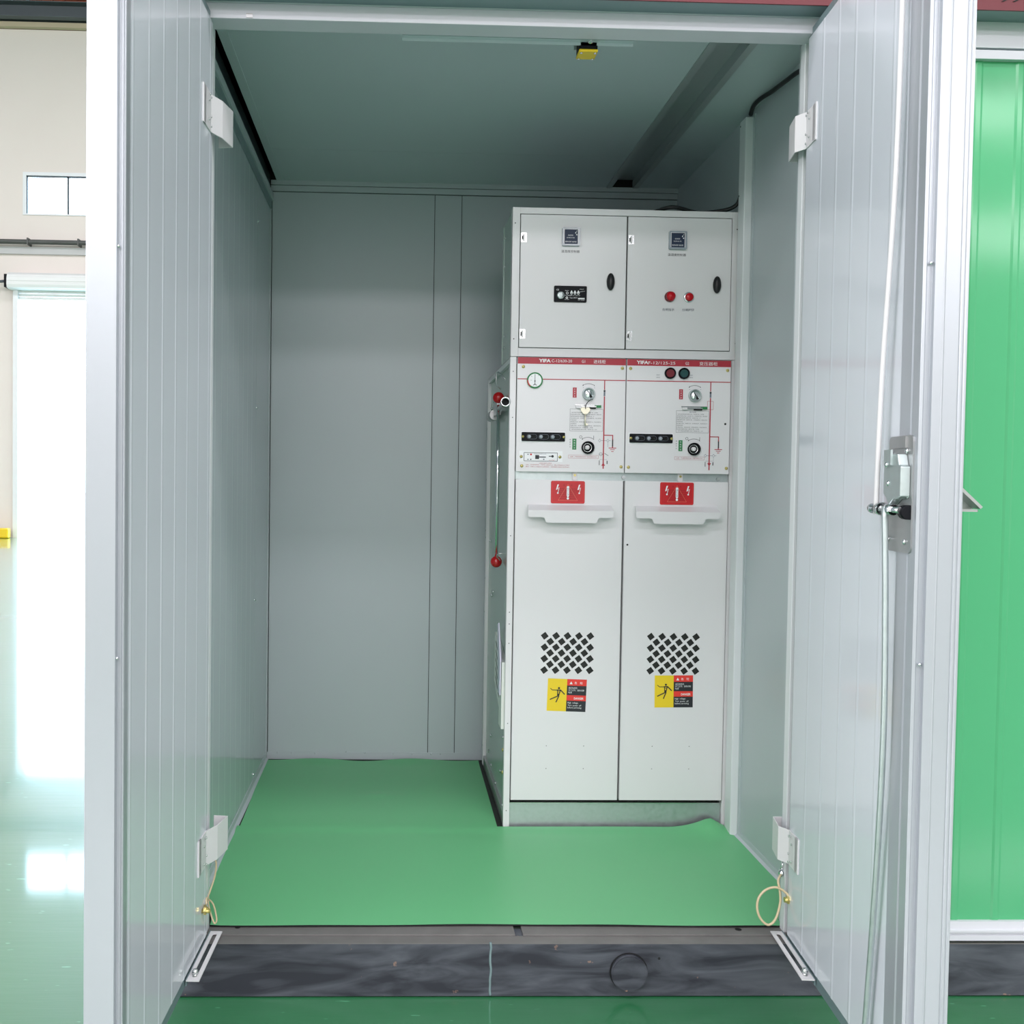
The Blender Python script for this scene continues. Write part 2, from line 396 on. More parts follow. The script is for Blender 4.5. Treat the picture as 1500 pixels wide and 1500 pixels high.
# roller shutter
rs = thing('roller_shutter', 'white rolled up roller shutter over the bright hall gateway', 'shutter', (gx0, YH-.2, gz1))
b = MB('shutter_white')
prof = [(-.18, .02), (-.2, .08), (-.2, .14), (-.19, .15), (-.2, .16), (-.19, .24), (-.18, .25), (-.17, .29), (-.1, .34), (.19, .34), (.19, 0), (-.1, 0)]
b.prism([(p[0], p[1]) for p in prof], -.15, 4.9, 'x'); fixn(b.build('housing', rs))
b = MB('shutter_white')
for i in range(3): b.box(0, 4.8, .1, .13, -.05-.07*i, .01-.07*i)
b.build('slat_curtain', rs)['kind'] = 'stuff'
MB('black_plastic').box(-.22, -.15, -.15, .12, .03, .30).build('end_plate', rs)
b = MB('steel_beam_dark').cyl((-.22, 0, .18), (-.40, -.02, .16), .03, 10).cyl((-.40, -.02, .16), (-.45, -.02, .22), .03, 10); b.build('drive_arm', rs)
MB('frame_white').box(-.1, 0, .03, .2, -gz1+FL, 0).build('guide_rail', rs)
MB('frame_white').box(4.8, 4.9, .03, .2, -gz1+FL, 0).build('guide_rail', rs)
# yellow barrier
bb = thing('floor_barrier', 'yellow barrier block on the floor beside the gateway', 'barrier', (-9.6, YH-.35, FL))
MB('yellow_plastic').box(-1.4, 1.48, -.08, .08, 0, .21).build('body', bb, bevel=.03)
MB('white_print').box(1.1, 1.3, -.085, -.079, .1, .15).build('reflector', bb)
# other hall walls and roof
o = MB('hall_paint').box(XWL, XWL+.3, YR, YH, FL, HZ).build('wall_left_hall'); o.name = 'wall_west'; struct(o, 'plain side wall of the hall, out of view on the left', 'wall')
o = MB('hall_paint').box(XWR-.3, XWR, YR, YH, FL, HZ).build('wall_east'); struct(o, 'plain side wall of the hall, out of view on the right', 'wall')
o = MB('hall_paint').box(XWL, XWR, YR, YR+.15, FL, HZ).build('wall_near'); struct(o, 'hall wall behind the camera', 'wall')
o = MB('roof_sheet').box(XWL, XWR, YR, YH, HZ, HZ+.1).build('ceiling'); struct(o, 'grey sheet roof of the hall', 'ceiling')

# ================================================================== CONTAINER SHELL
XL, XR, YB, ZC = -.536, 1.163, 1.624, 2.419
XE = 4.2      # container goes on to the right
# floor slab
o = MB('dark_inside').box(XL-.06, XR+.03, .0, YB+.05, -.10, -.006).build('floor'); struct(o, 'dark steel floor of the metal kiosk under the green mats', 'floor')
# left wall: ribbed sheet, joint at Y 1.225
def ribsheet(b, a0, a1, first, pitch, h, x0, sgn, z0, z1, t=.004, w=.006):
    path = [(a0, 0)]; q = first
    while q < a1-.02:
        if q > a0+.012: path += [(q-w, 0), (q-w*.4, h), (q+w*.4, h), (q+w, 0)]
        q += pitch
    path.append((a1, 0)); return path
wl = MB('rib_paint')
p = ribsheet(wl, .0, 1.222, .03, .1085, .0005, 0, 1, 0, 0)
wl.sheet([(XL+q[1], q[0]) for q in p], .028, 2.372, .004)
wl.box(XL-.06, XL-.005, 0, YB+.06, 0, 2.372)
wlo = wl.build('wall_left'); fixn(wlo); struct(wlo, 'ribbed grey steel side wall on the left inside the kiosk', 'wall')
MB('rib_paint').box(XL-.004, XL, 1.226, 1.596, .028, 2.30).build('end_panel', wlo)
MB('wall_paint').box(XL-.004, XL+.004, 1.600, 1.618, .02, 2.30).build('corner_angle', wlo)
b = MB('chrome')
for zz in (.05, .72, 1.45, 2.15): b.sph((XL+.001, 1.224, zz), .005, 8)
b.build('rivet', wlo)['kind'] = 'stuff'
t = MB('rib_paint').box(XL, XL+.010, 0, YB, 2.334, 2.364).m('alu_dark').box(XL, XL+.004, 0, YB, 2.296, 2.334).build('trim_1'); struct(t, 'stepped grey trim along the top of the left kiosk wall', 'trim')
t = MB('gap_shade').box(XL-.012, XL-.004, 0, YB, 2.364, 2.44).box(XL-.05, XL+.0, 0, YB, 2.372, 2.374).build('trim_2'); struct(t, 'dark gap between left kiosk wall and its ceiling', 'trim')
t = MB('wall_paint').sheet([(XL, .03), (XL+.002, .012), (XL+.012, .0)], 0.0, 1.60, .002, 'y').build('baseboard_left'); struct(t, 'narrow steel angle at the foot of the left kiosk wall', 'baseboard')
# back wall: three panels with joints
wb = MB('black_gap').box(XL-.06, XR, YB+.004, YB+.012, 0, ZC+.04).m('wall_green').box(XL-.06, XR+.05, YB+.012, YB+.06, 0, ZC+.02).build('wall_back'); struct(wb, 'plain grey steel back wall of the kiosk with two narrow joints', 'wall')
for x0, x1 in ((XL+.006, .1435), (.1462, .2565), (.2592, XR)):
    MB('wall_paint').box(x0, x1, YB, YB+.004, .022, 2.372).build('panel', wb)
MB('wall_paint').box(XL, XR, YB-.003, YB, .0, .03).build('bottom_strip', wb)
b = MB('wall_paint')
for xx in (-.49, -.43, -.33, -.2, -.12, 0, .08, .16, .2): b.sph((xx, YB-.003, .028+random.uniform(-.004, .004)), .004, 8, (1, .6, 1))
b.build('rivet', wb)['kind'] = 'stuff'
MB('wall_paint').box(XL, XR, YB-.006, YB+.004, 2.375, 2.398).box(XL, XR, YB-.010, YB+.004, 2.400, ZC).build('top_strip', wb)
# right wall
wr = MB('wall_paint').box(XR, XR+.05, .0, YB+.06, -.005, 2.44).build('wall_right'); struct(wr, 'smooth grey steel side wall on the right inside the kiosk', 'wall')
t = MB('wall_paint').sheet([(XR, .022), (XR-.003, .008), (XR-.014, .001)], 0.0, .78, -.002, 'y').build('baseboard_right'); struct(t, 'narrow steel angle at the foot of the right kiosk wall', 'baseboard')
# ceiling: two panels + channel
ce = MB('ceil_paint').box(-.51, .878, 0, 1.212, ZC, ZC+.03).box(-.51, .878, 1.214, YB, ZC, ZC+.03).box(.972, XR, 0, 1.222, ZC, ZC+.03).box(.972, XR, 1.224, YB, ZC, ZC+.03).box(XL-.06, XR, 0, YB+.05, ZC+.036, ZC+.040).build('ceiling'); struct(ce, 'grey steel ceiling inside the kiosk', 'ceiling')
MB('ceil_paint').box(-.512, -.484, 0, YB-.012, ZC-.003, ZC).build('edge_flange', ce)
ch = thing('cable_channel', 'wide sheet metal channel running along the kiosk ceiling on the right', 'channel', (.925, .8, ZC))
b = MB('channel_steel')
b.prism([(-.066, -.005), (-.044, -.005), (-.044, .030), (.046, .030), (.046, -.005), (.068, -.005), (.068, -.0005), (.0485, -.0005), (.0485, .0325), (-.0465, .0325), (-.0465, -.0005), (-.066, -.0005)], -.8, .81, 'y')
fixn(b.build('channel_body', ch))
MB('black_gap').cyl((-.052, -.44, -.0036), (-.052, -.44, -.001), .003, 8).build('screw_hole', ch)
MB('black_gap').cyl((-.052, .36, -.0036), (-.052, .36, -.001), .003, 8).build('screw_hole', ch)
# jambs / lintel (door frame)
fr = MB('frame_white').box(-.545, -.480, -.03, .0, -.004, 2.33).build('trim_3', bevel=.002); struct(fr, 'white left jamb of the kiosk doorway', 'trim')
MB('wall_paint').box(-.60, -.487, .0, .035, -.004, 2.40).build('inner_stile', fr)
fr = MB('frame_white').box(1.041, 1.12, -.03, .0, -.004, 2.33).build('trim_4', bevel=.002); struct(fr, 'white right jamb of the kiosk doorway', 'trim')
MB('wall_paint').box(1.052, 1.20, .0, .035, -.004, 2.40).build('inner_stile', fr)
fr = MB('fascia_grey').box(-.66, 1.125, -.09, -.022, 2.324, 2.362).m('wall_paint').box(-.60, 1.16, -.0895, .0, 2.362, 2.44).build('trim_5', bevel=.0015); struct(fr, 'grey lintel over the open kiosk doorway', 'trim')
MB('zinc_flat').box(-.388, -.372, -.092, -.0895, 2.326, 2.337).build('latch_keeper', fr)
MB('ceil_paint').box(.0, .60, -.014, .0, 2.326, 2.334).box(.0, .60, .0, .002, 2.318, 2.34).build('inner_strip', fr)
# fascia on the outside + roof
fa = MB('fascia_grey').box(-.66, XE, -.088, -.05, 2.362, 2.41).box(1.125, XE, -.0885, -.05, 2.312, 2.362)
fa = fa.build('trim_6'); struct(fa, 'grey fascia strip under the red roof edge', 'trim')
rf = MB('roof_red').box(-.72, XE, -.165, -.160, 2.36, 2.46).box(-.72, XE, -.165, YB+.12, 2.455, 2.47).box(-.72, -.715, -.165, YB+.12, 2.38, 2.46)
rf.m('alu_dark').box(-.71, XE, -.160, -.088, 2.366, 2.368); rfo = rf.build('kiosk_roof'); tag(rfo, 'dark red metal roof edge overhanging the kiosk', 'roof')
sl = MB('black_gap').prism([(-.012, -.004), (.006, .006), (.012, .006), (-.006, -.004)], -.001, .001, 'y').build('vent_slot', rfo, (1.485, -.1655, 2.385))
for i in range(1, 26): copy_obj(sl, rfo, (1.485+.028*i, -.1655, 2.385))
# front wall right of the door: glossy green ribbed sheet between white rails
b = MB('wall_green'); path = [(1.125, -.075)]; q = 1.147
while q < XE-.1:
    path += [(q-.012, -.075), (q-.006, -.0775), (q+.006, -.0775), (q+.012, -.075)]; q += .1085
path.append((XE, -.075)); b.sheet(path, .052, 2.272, .004); b.box(1.125, XE, -.068, -.02, .0, 2.31)
wg = fixn(b.build('wall_front')); struct(wg, 'glossy green ribbed outside wall right of the open door', 'wall')
MB('fascia_grey').box(1.125, XE, -.092, -.07, 2.272, 2.294).build('lower_rail', wg)
MB('fascia_grey').box(1.125, XE, -.094, -.07, 2.299, 2.312).build('upper_rail', wg)
MB('alu_dark').box(1.125, XE, -.084, -.07, 2.294, 2.299).build('rail_groove', wg)
MB('fascia_grey').prism([(-.07, .052), (-.086, .052), (-.088, .033), (-.094, .031), (-.094, .026), (-.086, .024), (-.086, .018), (-.091, .016), (-.091, .003), (-.07, .003)], 1.125, XE, 'x').build('sill_rail', wg)
b = MB('wall_green').box(XE-.02, XE, -.07, YB+.06, 0, 2.45).box(-.66, -.60, -.05, YB+.06, 0, 2.44).box(XR+.05, XE, YB+.01, YB+.06, 0, 2.44)
struct(b.build('wall_side'), 'green outside end walls of the kiosk', 'wall')
# steel base beam
bs = MB('steel').box(-.66, XE, -.088, -.046, FL+.004, -.0075).m('ledge_steel').box(-.66, XE, -.0875, -.046, -.0075, -.0055).m('steel').box(-.66, XE, -.046, YB+.06, -.06, -.0065)
bs.m('black_gap').box(-.655, XE, -.08, -.05, FL, FL+.004)  # black strip stands in for the shadow between beam and floor
bso = bs.build('base_beam'); tag(bso, 'worn black steel base beam across the foot of the kiosk', 'beam')
MB('ledge_steel').box(-.48, .325, -.044, .02, -.007, -.002).build('sill_plate', bso, bevel=.001)
MB('ledge_steel').box(.345, 1.05, -.044, .02, -.007, -.002).build('sill_plate', bso, bevel=.001)
b = MB('alu_dark').tube([(.257+random.uniform(-.0012, .0012), -.0875+random.uniform(-.0006, .0006), FL+.006+.0138*q) for q in range(11)], .0034, 8, 3)
b.build('weld_seam', bso)
MB('black_gap').cyl((.615, -.0882, -.079), (.615, -.0895, -.079), .0495, 32).m('steel').cyl((.615, -.088, -.079), (.615, -.101, -.079), .047, 32).cyl((.615, -.101, -.079), (.615, -.103, -.079), .044, 32).build('round_plug', bso, bevel=.0)
MB('black_gap').cyl((.694, -.0885, -.045), (.694, -.086, -.045), .0035, 10).build('hole', bso)
MB('black_gap').cyl((.925, -.013, -.0019), (.925, -.013, -.0015), .009, 12).build('hole', bso)
MB('black_gap').cyl((-.405, -.003, -.0019), (-.405, -.003, -.0015), .007, 12).build('hole', bso)

# ================================================================== DOORS
def make_door(idx, hinge, ang, sg, L, T, label):
    d = bpy.data.objects.new('door_%d' % idx, None); COL.objects.link(d); d.location = hinge; d.rotation_euler = (0, 0, R(-90)-R(ang))
    d.empty_display_size = .1; struct(d, label, 'door')
    Y = lambda t: sg*t
    # inner ribbed sheet
    path = [(.008, 0)]; q = .014 if sg > 0 else .03
    s_end = .642 if sg > 0 else .706
    while q < s_end-.01:
        if q > .02: path += [(q-.0075, 0), (q-.0030, -.0008), (q+.0030, -.0008), (q+.0075, 0)]
        q += .1085
    path.append((s_end, 0))
    b = MB('door_paint').sheet([(p[0], Y(p[1])) for p in path], .012, 2.318, .003*sg); fixn(b.build('inner_panel', d))
    # outer ribbed sheet
    path = [(.0, T)]; q = .03
    while q < .70: path += [(q-.01, T), (q-.005, T+.004), (q+.005, T+.004), (q+.01, T)]; q += .1085
    path.append((L-.04, T))
    b = MB('wall_green').sheet([(p[0], Y(p[1])) for p in path], -.005, 2.33, -.003*sg); fixn(b.build('outer_panel', d))
    MB('alu_dark').box(.002, L-.04, Y(.005), Y(T-.005), .004, 2.326).build('core', d)
    MB('alu_dark').box(.0, L-.005, Y(.003), Y(T-.002), -.018, .010).build('bottom_rail', d)
    MB('alu_dark').box(.0, L-.005, Y(.003), Y(T-.002), 2.32, 2.34).build('top_rail', d)
    MB('alu_dark').box(-.006, .008, Y(.004), Y(T-.002), -.010, 2.335).build('hinge_stile', d)
    # free edge aluminium profile
    e = L
    if sg > 0:
        pf = [(.642, -.004), (.690, -.004), (.694, -.0015), (.700, -.004), (e-.010, -.004), (e-.008, .002), (e-.012, .004), (e-.012, .014), (e, .014), (e, .030), (e+.0012, .032), (e, .034), (e, .060), (e-.002, .062), (e, .064), (e, .068), (e-.002, .070), (e, .072), (e, T), (.642, T)]
    else:
        pf = [(.706, -.003), (e-.012, -.003), (e-.010, .000), (e-.014, .002), (e-.014, .010), (e, .010), (e, T), (.706, T)]
    b = MB('alu').prism([(p[0], Y(p[1])) for p in pf], -.012, 2.336); o = fixn(b.build('edge_profile', d, bevel=.0008))
    for zz in (1.60, .85):
        MB('chrome').sph((e-.007, Y(.009), zz), .0035, 10).build('screw', d)
    # hinges: bent white sheet from door face to the jamb
    for k, (z0, z1) in enumerate(((2.040, 2.133), (.199, .288))):
        b = MB('hinge_white')
        base = .016 if sg > 0 else .03
        if sg > 0: path = [(.080, -.003), (.012, -.003), (-.018, -.022), (-.095, -.014), (-.100, .022)]
        else: path = [(.108, -.003), (.034, -.003), (-.012, -.022), (-.085, -.034), (-.090, .004)]
        h = fixn(b.sheet([(p[0], Y(p[1])) for p in path], z0, z1, -.003*sg).build('hinge', d, bevel=.0008))
        hp = MB('hinge_white').box(path[0][0]-.018, path[0][0]+.006, 0, Y(-.003), z0, z1).build('backing_strip', h)
        b = MB('zinc')
        for sx, zf in ((.022, .86), (.034, .90), (.046, .70), (.022, .35), (.046, .20), (.022, .10)):
            sx += (0 if sg > 0 else .026); zz = z0+(z1-z0)*zf
            b.cyl((sx, Y(-.006), zz), (sx, Y(-.008), zz), .003, 10)
        b.build('screw', h)['kind'] = 'stuff'
    # slotted stay plate
    s0, s1 = -.032, .232
    vs, fs = plate_holes([(s0, 0), (s1, 0), (s1, .032), (s0, .032)], [rrect(-.018, .216, .011, .022, .005)], .003)
    b = MB('hinge_white').add([(v[0], Y(-v[2]), v[1]-.001) for v in vs], fs); st = fixn(b.build('stay_plate', d))
    b = MB('zinc').cyl((.205, Y(-.0165), -.012), (.205, Y(-.0165), .010), .006, 12).sph((.205, Y(-.0165), .010), .008, 10); b.build('stay_pin', st)
    MB('alu_dark').box(s0, s1, Y(0), Y(-.002), -.012, .004).build('stay_flange', st)
    return d
door2 = make_door(2, (1.034, -.065, 0), 4.4, 1, .738, .076, 'open white ribbed kiosk door on the right with lock and rods')
door1 = make_door(1, (-.473, -.065, 0), 2.1, -1, .742, .066, 'open white ribbed kiosk door on the left, without a lock')
# lock on the right door
b = MB('zinc_flat'); vs = rrect(.602, .714, 1.057, 1.282, .012)
b.prism(vs, -.004, -.007, 'y'); lk = fixn(b.build('lock_plate', door2))
b = MB('galv').prism([(.627, 1.246), (.690, 1.246), (.698, 1.225), (.706, 1.222), (.706, 1.165), (.69, 1.160), (.672, 1.160), (.652, 1.148), (.640, 1.160), (.625, 1.170)], -.007, -.026, 'y'); fixn(b.build('lock_case', lk, bevel=.002))
b = MB('galv').prism([(.635, 1.255), (.668, 1.255), (.668, 1.225), (.635, 1.225)], -.026, -.030, 'y'); b.build('bolt_guide', lk)
b = MB('zinc_flat').box(.628, .69, -.007, -.012, 1.258, 1.280); b.build('top_bracket', lk)
for s_, z_, y_ in ((.622, 1.248, -.009), (.69, 1.252, -.009), (.650, 1.226, -.031), (.650, 1.190, -.027), (.616, 1.196, -.009), (.70, 1.166, -.009), (.616, 1.168, -.009), (.612, 1.080, -.009), (.688, 1.078, -.009)):
    MB('chrome').sph((s_, y_, z_), .0055, 10, (1, .6, 1)).build('screw', lk)
b = MB('chrome').cyl((.570, -.022, 1.139), (.70, -.022, 1.139), .006, 12).cyl((.60, -.022, 1.139), (.615, -.022, 1.139), .013, 14).cyl((.625, -.022, 1.139), (.668, -.022, 1.139), .011, 14).cyl((.56, -.022, 1.139), (.57, -.022, 1.139), .010, 12); b.build('cam_shaft', lk)
MB('black_plastic').cyl((.69, -.010, 1.135), (.712, -.010, 1.135), .014, 14).build('rod_stop', lk)
rd = MB('hinge_white').tube([(.592, -.026, 1.128), (.600, -.024, 1.40), (.626, -.018, 1.80), (.634, -.016, 2.31)], .0052, 10); rd.build('lock_rod', door2)
rd = MB('galv').tube([(.646, -.030, 1.145), (.652, -.026, .95), (.650, -.022, .70), (.622, -.018, .40), (.575, -.016, .02)], .006, 10); rd.build('lock_rod', door2)
MB('alu').box(.632, .646, -.0, -.012, .02, .05).build('rod_guide', door2)
# outside lever handle
b = MB('zinc_flat').prism([(.630, .076), (.644, .076), (.668, .137), (.664, .140)], 1.137, 1.142)
b.prism([(.076, 1.200), (.137, 1.143), (.137, 1.137), (.076, 1.137)], .642, .646, 'x').prism([(.076, 1.200), (.137, 1.143), (.141, 1.147), (.076, 1.208)], .642, .680, 'x')
fixn(b.build('outer_handle', door2))

# ================================================================== RUBBER MATS
def rubber(x0, x1, y0, y1, nx, ny, hf, t=.004, holes=None):
    b = MB('mat_green'); vs = []; idx = {}
    for j in range(ny+1):
        for i in range(nx+1):
            x = x0+(x1-x0)*i/nx; y = y0+(y1-y0)*j/ny; x2, y2, z = hf(x, y); idx[i, j] = len(vs); vs.append((x2, y2, z))
    n = len(vs); vs += [(v[0], v[1], v[2]-t) for v in vs]; fs = []
    for j in range(ny):
        for i in range(nx):
            a, c, d, e = idx[i, j], idx[i+1, j], idx[i+1, j+1], idx[i, j+1]
            fs += [(a, c, d, e), (n+e, n+d, n+c, n+a)]
    b.add(vs, fs, True); fs = []; b.m('black_rubber')
    for i in range(nx):
        fs += [(idx[i, 0]+n, idx[i+1, 0]+n, idx[i+1, 0], idx[i, 0]), (idx[i, ny], idx[i+1, ny], idx[i+1, ny]+n, idx[i, ny]+n)]
    for j in range(ny):
        fs += [(idx[0, j+1]+n, idx[0, j]+n, idx[0, j], idx[0, j+1]), (idx[nx, j], idx[nx, j+1], idx[nx, j+1]+n, idx[nx, j]+n)]
    b.add(vs, fs)
    return b
sst = lambda a, b_, x: (lambda t: t*t*(3-2*t))(min(1, max(0, (x-a)/(b_-a))))
def hf1(x, y):
    z = .0035+.0012*math.sin(x*7+y*3)*math.sin(y*9)+.0015*sst(.1, 0, y)*math.sin(x*8)**2
    z += .0045*sst(.70, .757, y)
    # curled corner at the foot of the cabinet
    cz = min(1, max(0, (x-.93)/.155))**2.2*min(1, max(0, (1.150-x)/.065))*sst(.64, .766, y); z += .034*cz
    y2 = y+.004*math.sin(x*5)*sst(.1, 0, y)
    
    return (x, y2, z)
# right mat edge follows the jamb at the front
def hf1b(x, y):
    xx, yy, z = hf1(x, y); lim = 1.050+.100*sst(.035, .10, y)
    if x > 1.0: xx = 1.0+(x-1.0)*(lim-1.0)/(1.150-1.0)
    liml = -.478-.048*sst(0, .25, y)
    if x < -.45: xx = -.45+(x+.45)*(liml+.45)/(-.526+.45)
    return (xx, yy, z)
o = rubber(-.526, 1.150, 0.0, .766, 84, 40, hf1b).build('rubber_mat'); tag(o, 'green rubber mat at the doorway, in front of the switchgear', 'mat', 'green rubber mats')
def hf2(x, y):
    z = .0032+.001*math.sin(x*9+y*4)+.0035*sst(1.52, 1.60, y)*(1+math.sin(x*17+.5))+.004*math.exp(-((x+.05)/.06)**2-((y-1.12)/.03)**2)
    z -= .0028*sst(.80, .75, y)
    return (x+.012*sst(1.6, .77, y)*(1 if x < -.45 else 0), y+.006*sst(1.5, 1.6, y)*math.sin(x*13), z)
o = rubber(-.530, .358, .735, 1.596, 44, 40, hf2).build('rubber_mat'); tag(o, 'green rubber mat against the back wall, left of the switchgear', 'mat', 'green rubber mats')

# ================================================================== SWITCHGEAR (lower cabinet)
CW = .0064766; CL = (.37725, .77247, 0)
cab = thing('switchgear_cabinet', 'tall pale grey two-door switchgear cabinet with diagram panels', 'cabinet', CL, CW)
Wd, Dp, H1 = .780, .806, 1.604
for (u0, u1, d0, d1) in ((0, .021, 0, .028), (.754, Wd, 0, .028), (0, .021, Dp-.034, Dp), (Wd-.021, Wd, Dp-.034, Dp)):
    MB('cab_paint').box(u0, u1, d0, d1, 0, H1).build('corner_post', cab, bevel=.001)
MB('cab_paint_shaded').box(.013, .016, .028, Dp-.034, .04, 1.592).build('side_panel', cab)
MB('cab_paint_shaded').box(Wd-.016, Wd-.013, .028, Dp-.034, .0, 1.592).build('side_panel', cab)
MB('cab_paint').box(.002, .017, .028, Dp-.034, 1.586, H1).build('side_rail', cab)
MB('zinc_flat').box(.002, .022, .028, Dp-.034, 0, .04).build('side_rail', cab)
MB('cab_paint').box(0.002, Wd-.002, .03, Dp, H1-.002, H1).m('dark_inside').box(.02, Wd-.02, Dp-.006, Dp-.001, .0, H1-.01).build('rear_panel', cab)
MB('dark_inside').box(.022, .753, .04, .045, .0, H1-.02).build('inner_bulkhead', cab)
MB('galv').box(.019, .752, .012, .026, 0, .083).m('zinc').box(.019, .752, .008, .030, .083, .0855).build('kick_plate', cab)
b = MB('galv').box(.022, .753, .010, .016, 1.190, 1.220).build('mounting_rail', cab)
for u in (.226, .5875): MB('hinge_white').prism(rrect(u-.008, u+.008, 1.192, 1.222, .004), .003, .010, 'y').build('rail_tab', cab); MB('brass').cyl((u, .004, 1.208), (u, 0, 1.208), .004, 10).build('bolt', cab)
MB('zinc').cyl((.392, .010, 1.203), (.392, .002, 1.203), .006, 8).build('bolt', cab); MB('zinc').cyl((.718, .010, 1.201), (.718, .002, 1.201), .006, 8).build('bolt', cab)
MB('galv').box(.024, .036, .0, .010, 1.193, 1.219).build('rail_tab', cab)
b = MB('ink')
for z in (1.40, 1.0, .74, .70, .634, .36, .06, 1.555):
    b.cyl((.0105, -.0003, z), (.0105, .001, z), .0018, 8)
for z in (1.40, 1.0, .74, .70, .634, .36, .06, 1.555):
    b.cyl((.767, -.0003, z), (.767, .001, z), .0022, 8)
for z in (1.40, 1.19, .98, .95, .78, .64, .30, .08): b.cyl((-.0003, .79, z), (.001, .79, z), .003, 8)
b.build('rivet_hole', cab)['kind'] = 'stuff'
b = MB('zinc')
for d_, z_ in ((.10, 1.576), (.12, 1.572), (.06, 1.404), (.72, 1.48), (.70, .94), (.55, .75), (.60, .73), (.13, .28), (.55, .18), (.62, .10), (.20, .14), (.35, .05), (.52, .07), (.12, .04)):
    b.sph((.010, d_, z_), .007, 8, (.6, 1, 1))
b.build('side_bolt', cab)['kind'] = 'stuff'
for z_ in (.24, .16): MB('brass').sph((.008, .11, z_), .007, 8, (.6, 1, 1)).build('brass_bolt', cab)
# doors of the cabinet
def gear_door(u0, u1, vx, sgn_u, stick, stick_ang, red_u, key):
    holes = []
    for r_ in range(7):
        n = 5 if r_ % 2 == 0 else 4
        for i in range(n):
            cx = vx+.039*i+(.0195 if r_ % 2 else 0); cz = .661-.0195*r_
            holes.append([(cx+.0138*math.cos(R(90*k-8)), cz+.0138*math.sin(R(90*k-8))) for k in range(4)])
    for dx in (.012, .140):
        for zz in (.284, .206): holes.append([(vx+dx+.0018*math.cos(R(60*k)), zz+.0018*math.sin(R(60*k))) for k in range(6)])
    if key: holes.append([(.409+.0035*math.cos(R(45*k)), .974+.0035*math.sin(R(45*k))) for k in range(8)])
    vs, fs = plate_holes([(u0, .098), (u1, .098), (u1, 1.191), (u0, 1.191)], holes, .0015)
    b = MB('cab_paint').add([(v[0], v[1]-.003, v[2]) for v in vs], fs)
    b.box(u0, u0+.0015, -.003, .018, .098, 1.191).box(u1-.0015, u1, -.003, .018, .098, 1.191).box(u0, u1, -.0015, .018, 1.1895, 1.191).box(u0, u1, -.0015, .018, .098, .0995)
    dr = b.build('door', cab)
    MB('dark_inside').box(u0+.01, u1-.01, .006, .008, .11, 1.18).build('inner_lining', dr)
    # hooded handle
    hu0, hu1 = (.062, .350) if u0 < .2 else (.426, .712)
    zt, zf, z1, z2 = 1.107, 1.089, 1.066, 1.048
    s1, s2 = hu0+.058, hu1-.053
    poly = [(hu0, zf), (hu1, zf)]+[(hu1, z1+.008), (hu1-.003, z1+.002), (hu1-.01, z1)]+[(s2+.010, z1), (s2+.003, z1-.002), (s2, z1-.008)]+[(s2-.001, z2+.006), (s2-.004, z2+.001), (s2-.01, z2)]
    poly += [(s1+.01, z2), (s1+.004, z2+.001), (s1+.001, z2+.006), (s1, z1-.008), (s1-.003, z1-.002), (s1-.010, z1), (hu0+.01, z1), (hu0+.003, z1+.002), (hu0, z1+.008)]
    b = MB('cab_paint').prism(poly[::-1], -.047, -.0455, 'y')
    b.add([(hu0+.006, -.003, zt), (hu1-.001, -.003, zt), (hu1, -.047, zf), (hu0, -.047, zf), (hu0+.006, -.003, zt-.002), (hu1-.001, -.003, zt-.002), (hu1, -.0455, zf-.002), (hu0, -.0455, zf-.002)], [(0, 3, 2, 1), (4, 5, 6, 7), (0, 4, 7, 3), (1, 2, 6, 5)])
    fixn(b.build('hood_handle', dr))
    # red warning sign
    x0, x1, y0, y1 = red_u, red_u+.115, 1.112, 1.188; cx = (x0+x1)/2
    b = MB('red_sign').prism(rrect(x0, x1, y0, y1, .005), -.003, -.0055, 'y'); Y1, Y2, Y3, Y4 = -.0058, -.0061, -.0064, -.0067
    b.m('orange_red')
    for (a, c) in (((x0+.004, y0+.004), (x1-.004, y0+.004)), ((x0+.004, y1-.004), (x1-.004, y1-.004)), ((x0+.004, y0+.004), (x0+.004, y1-.004)), ((x1-.004, y0+.004), (x1-.004, y1-.004))): b.ln(a, c, .0008, Y1)
    b.m('dark_red_print')
    for i, w in enumerate((.030, .036, .033, .028, .036, .036)):
        zz = y1-.027-.0065*i; ww = w if i < 4 else w*.85
        b.text('带电时严禁打开柜门 必须接地后方可进入', cx-ww, zz-.0018, .0038, 2*ww, Y1)
    b.text('危', cx-.016, y1-.017, .005, None, Y1).text('险', cx+.010, y1-.017, .005, None, Y1)
    b.m('yellow_print')
    tri = [(cx, y1-.011), (cx-.033, y0+.010), (cx+.033, y0+.010)]
    b.m('sign_line')
    for i in range(3): b.ln(tri[i], tri[(i+1) % 3], .0009, Y2)
    b.m('white_print').pr(cx-.0042, cx+.0042, y0+.026, y1-.020, Y3).disc((cx, y1-.021), .0042, Y3-.0001).disc((cx, y0+.025), .0036, Y3-.0001).disc((cx, y0+.017), .0040, Y3)
    for bx in (cx-.036, cx+.037):
        b.pp([(bx, y1-.012), (bx-.005, y1-.030), (bx-.001, y1-.030), (bx+.005, y1-.012)], Y3)
        b.pp([(bx-.004, y1-.030), (bx+.002, y1-.0235), (bx+.0035, y1-.0235), (bx-.001, y1-.030)], Y3)
        b.ln((bx+.006, y1-.022), (bx+.002, y1-.040), .0018, Y3).disc((bx+.0015, y1-.041), .0028, Y3-.0001)
    b.m('ink_grey').text('禁止入内', cx, (y0+y1)/2+.002, .0060, None, Y4, 'C', rot=R(-90))
    fixn_o = b.build('warning_sign', dr, label='red high voltage warning sign with two lightning arrows')
    # yellow/black sticker
    su, sz, sw, sh = stick; rot = R(stick_ang); n0 = len([0])
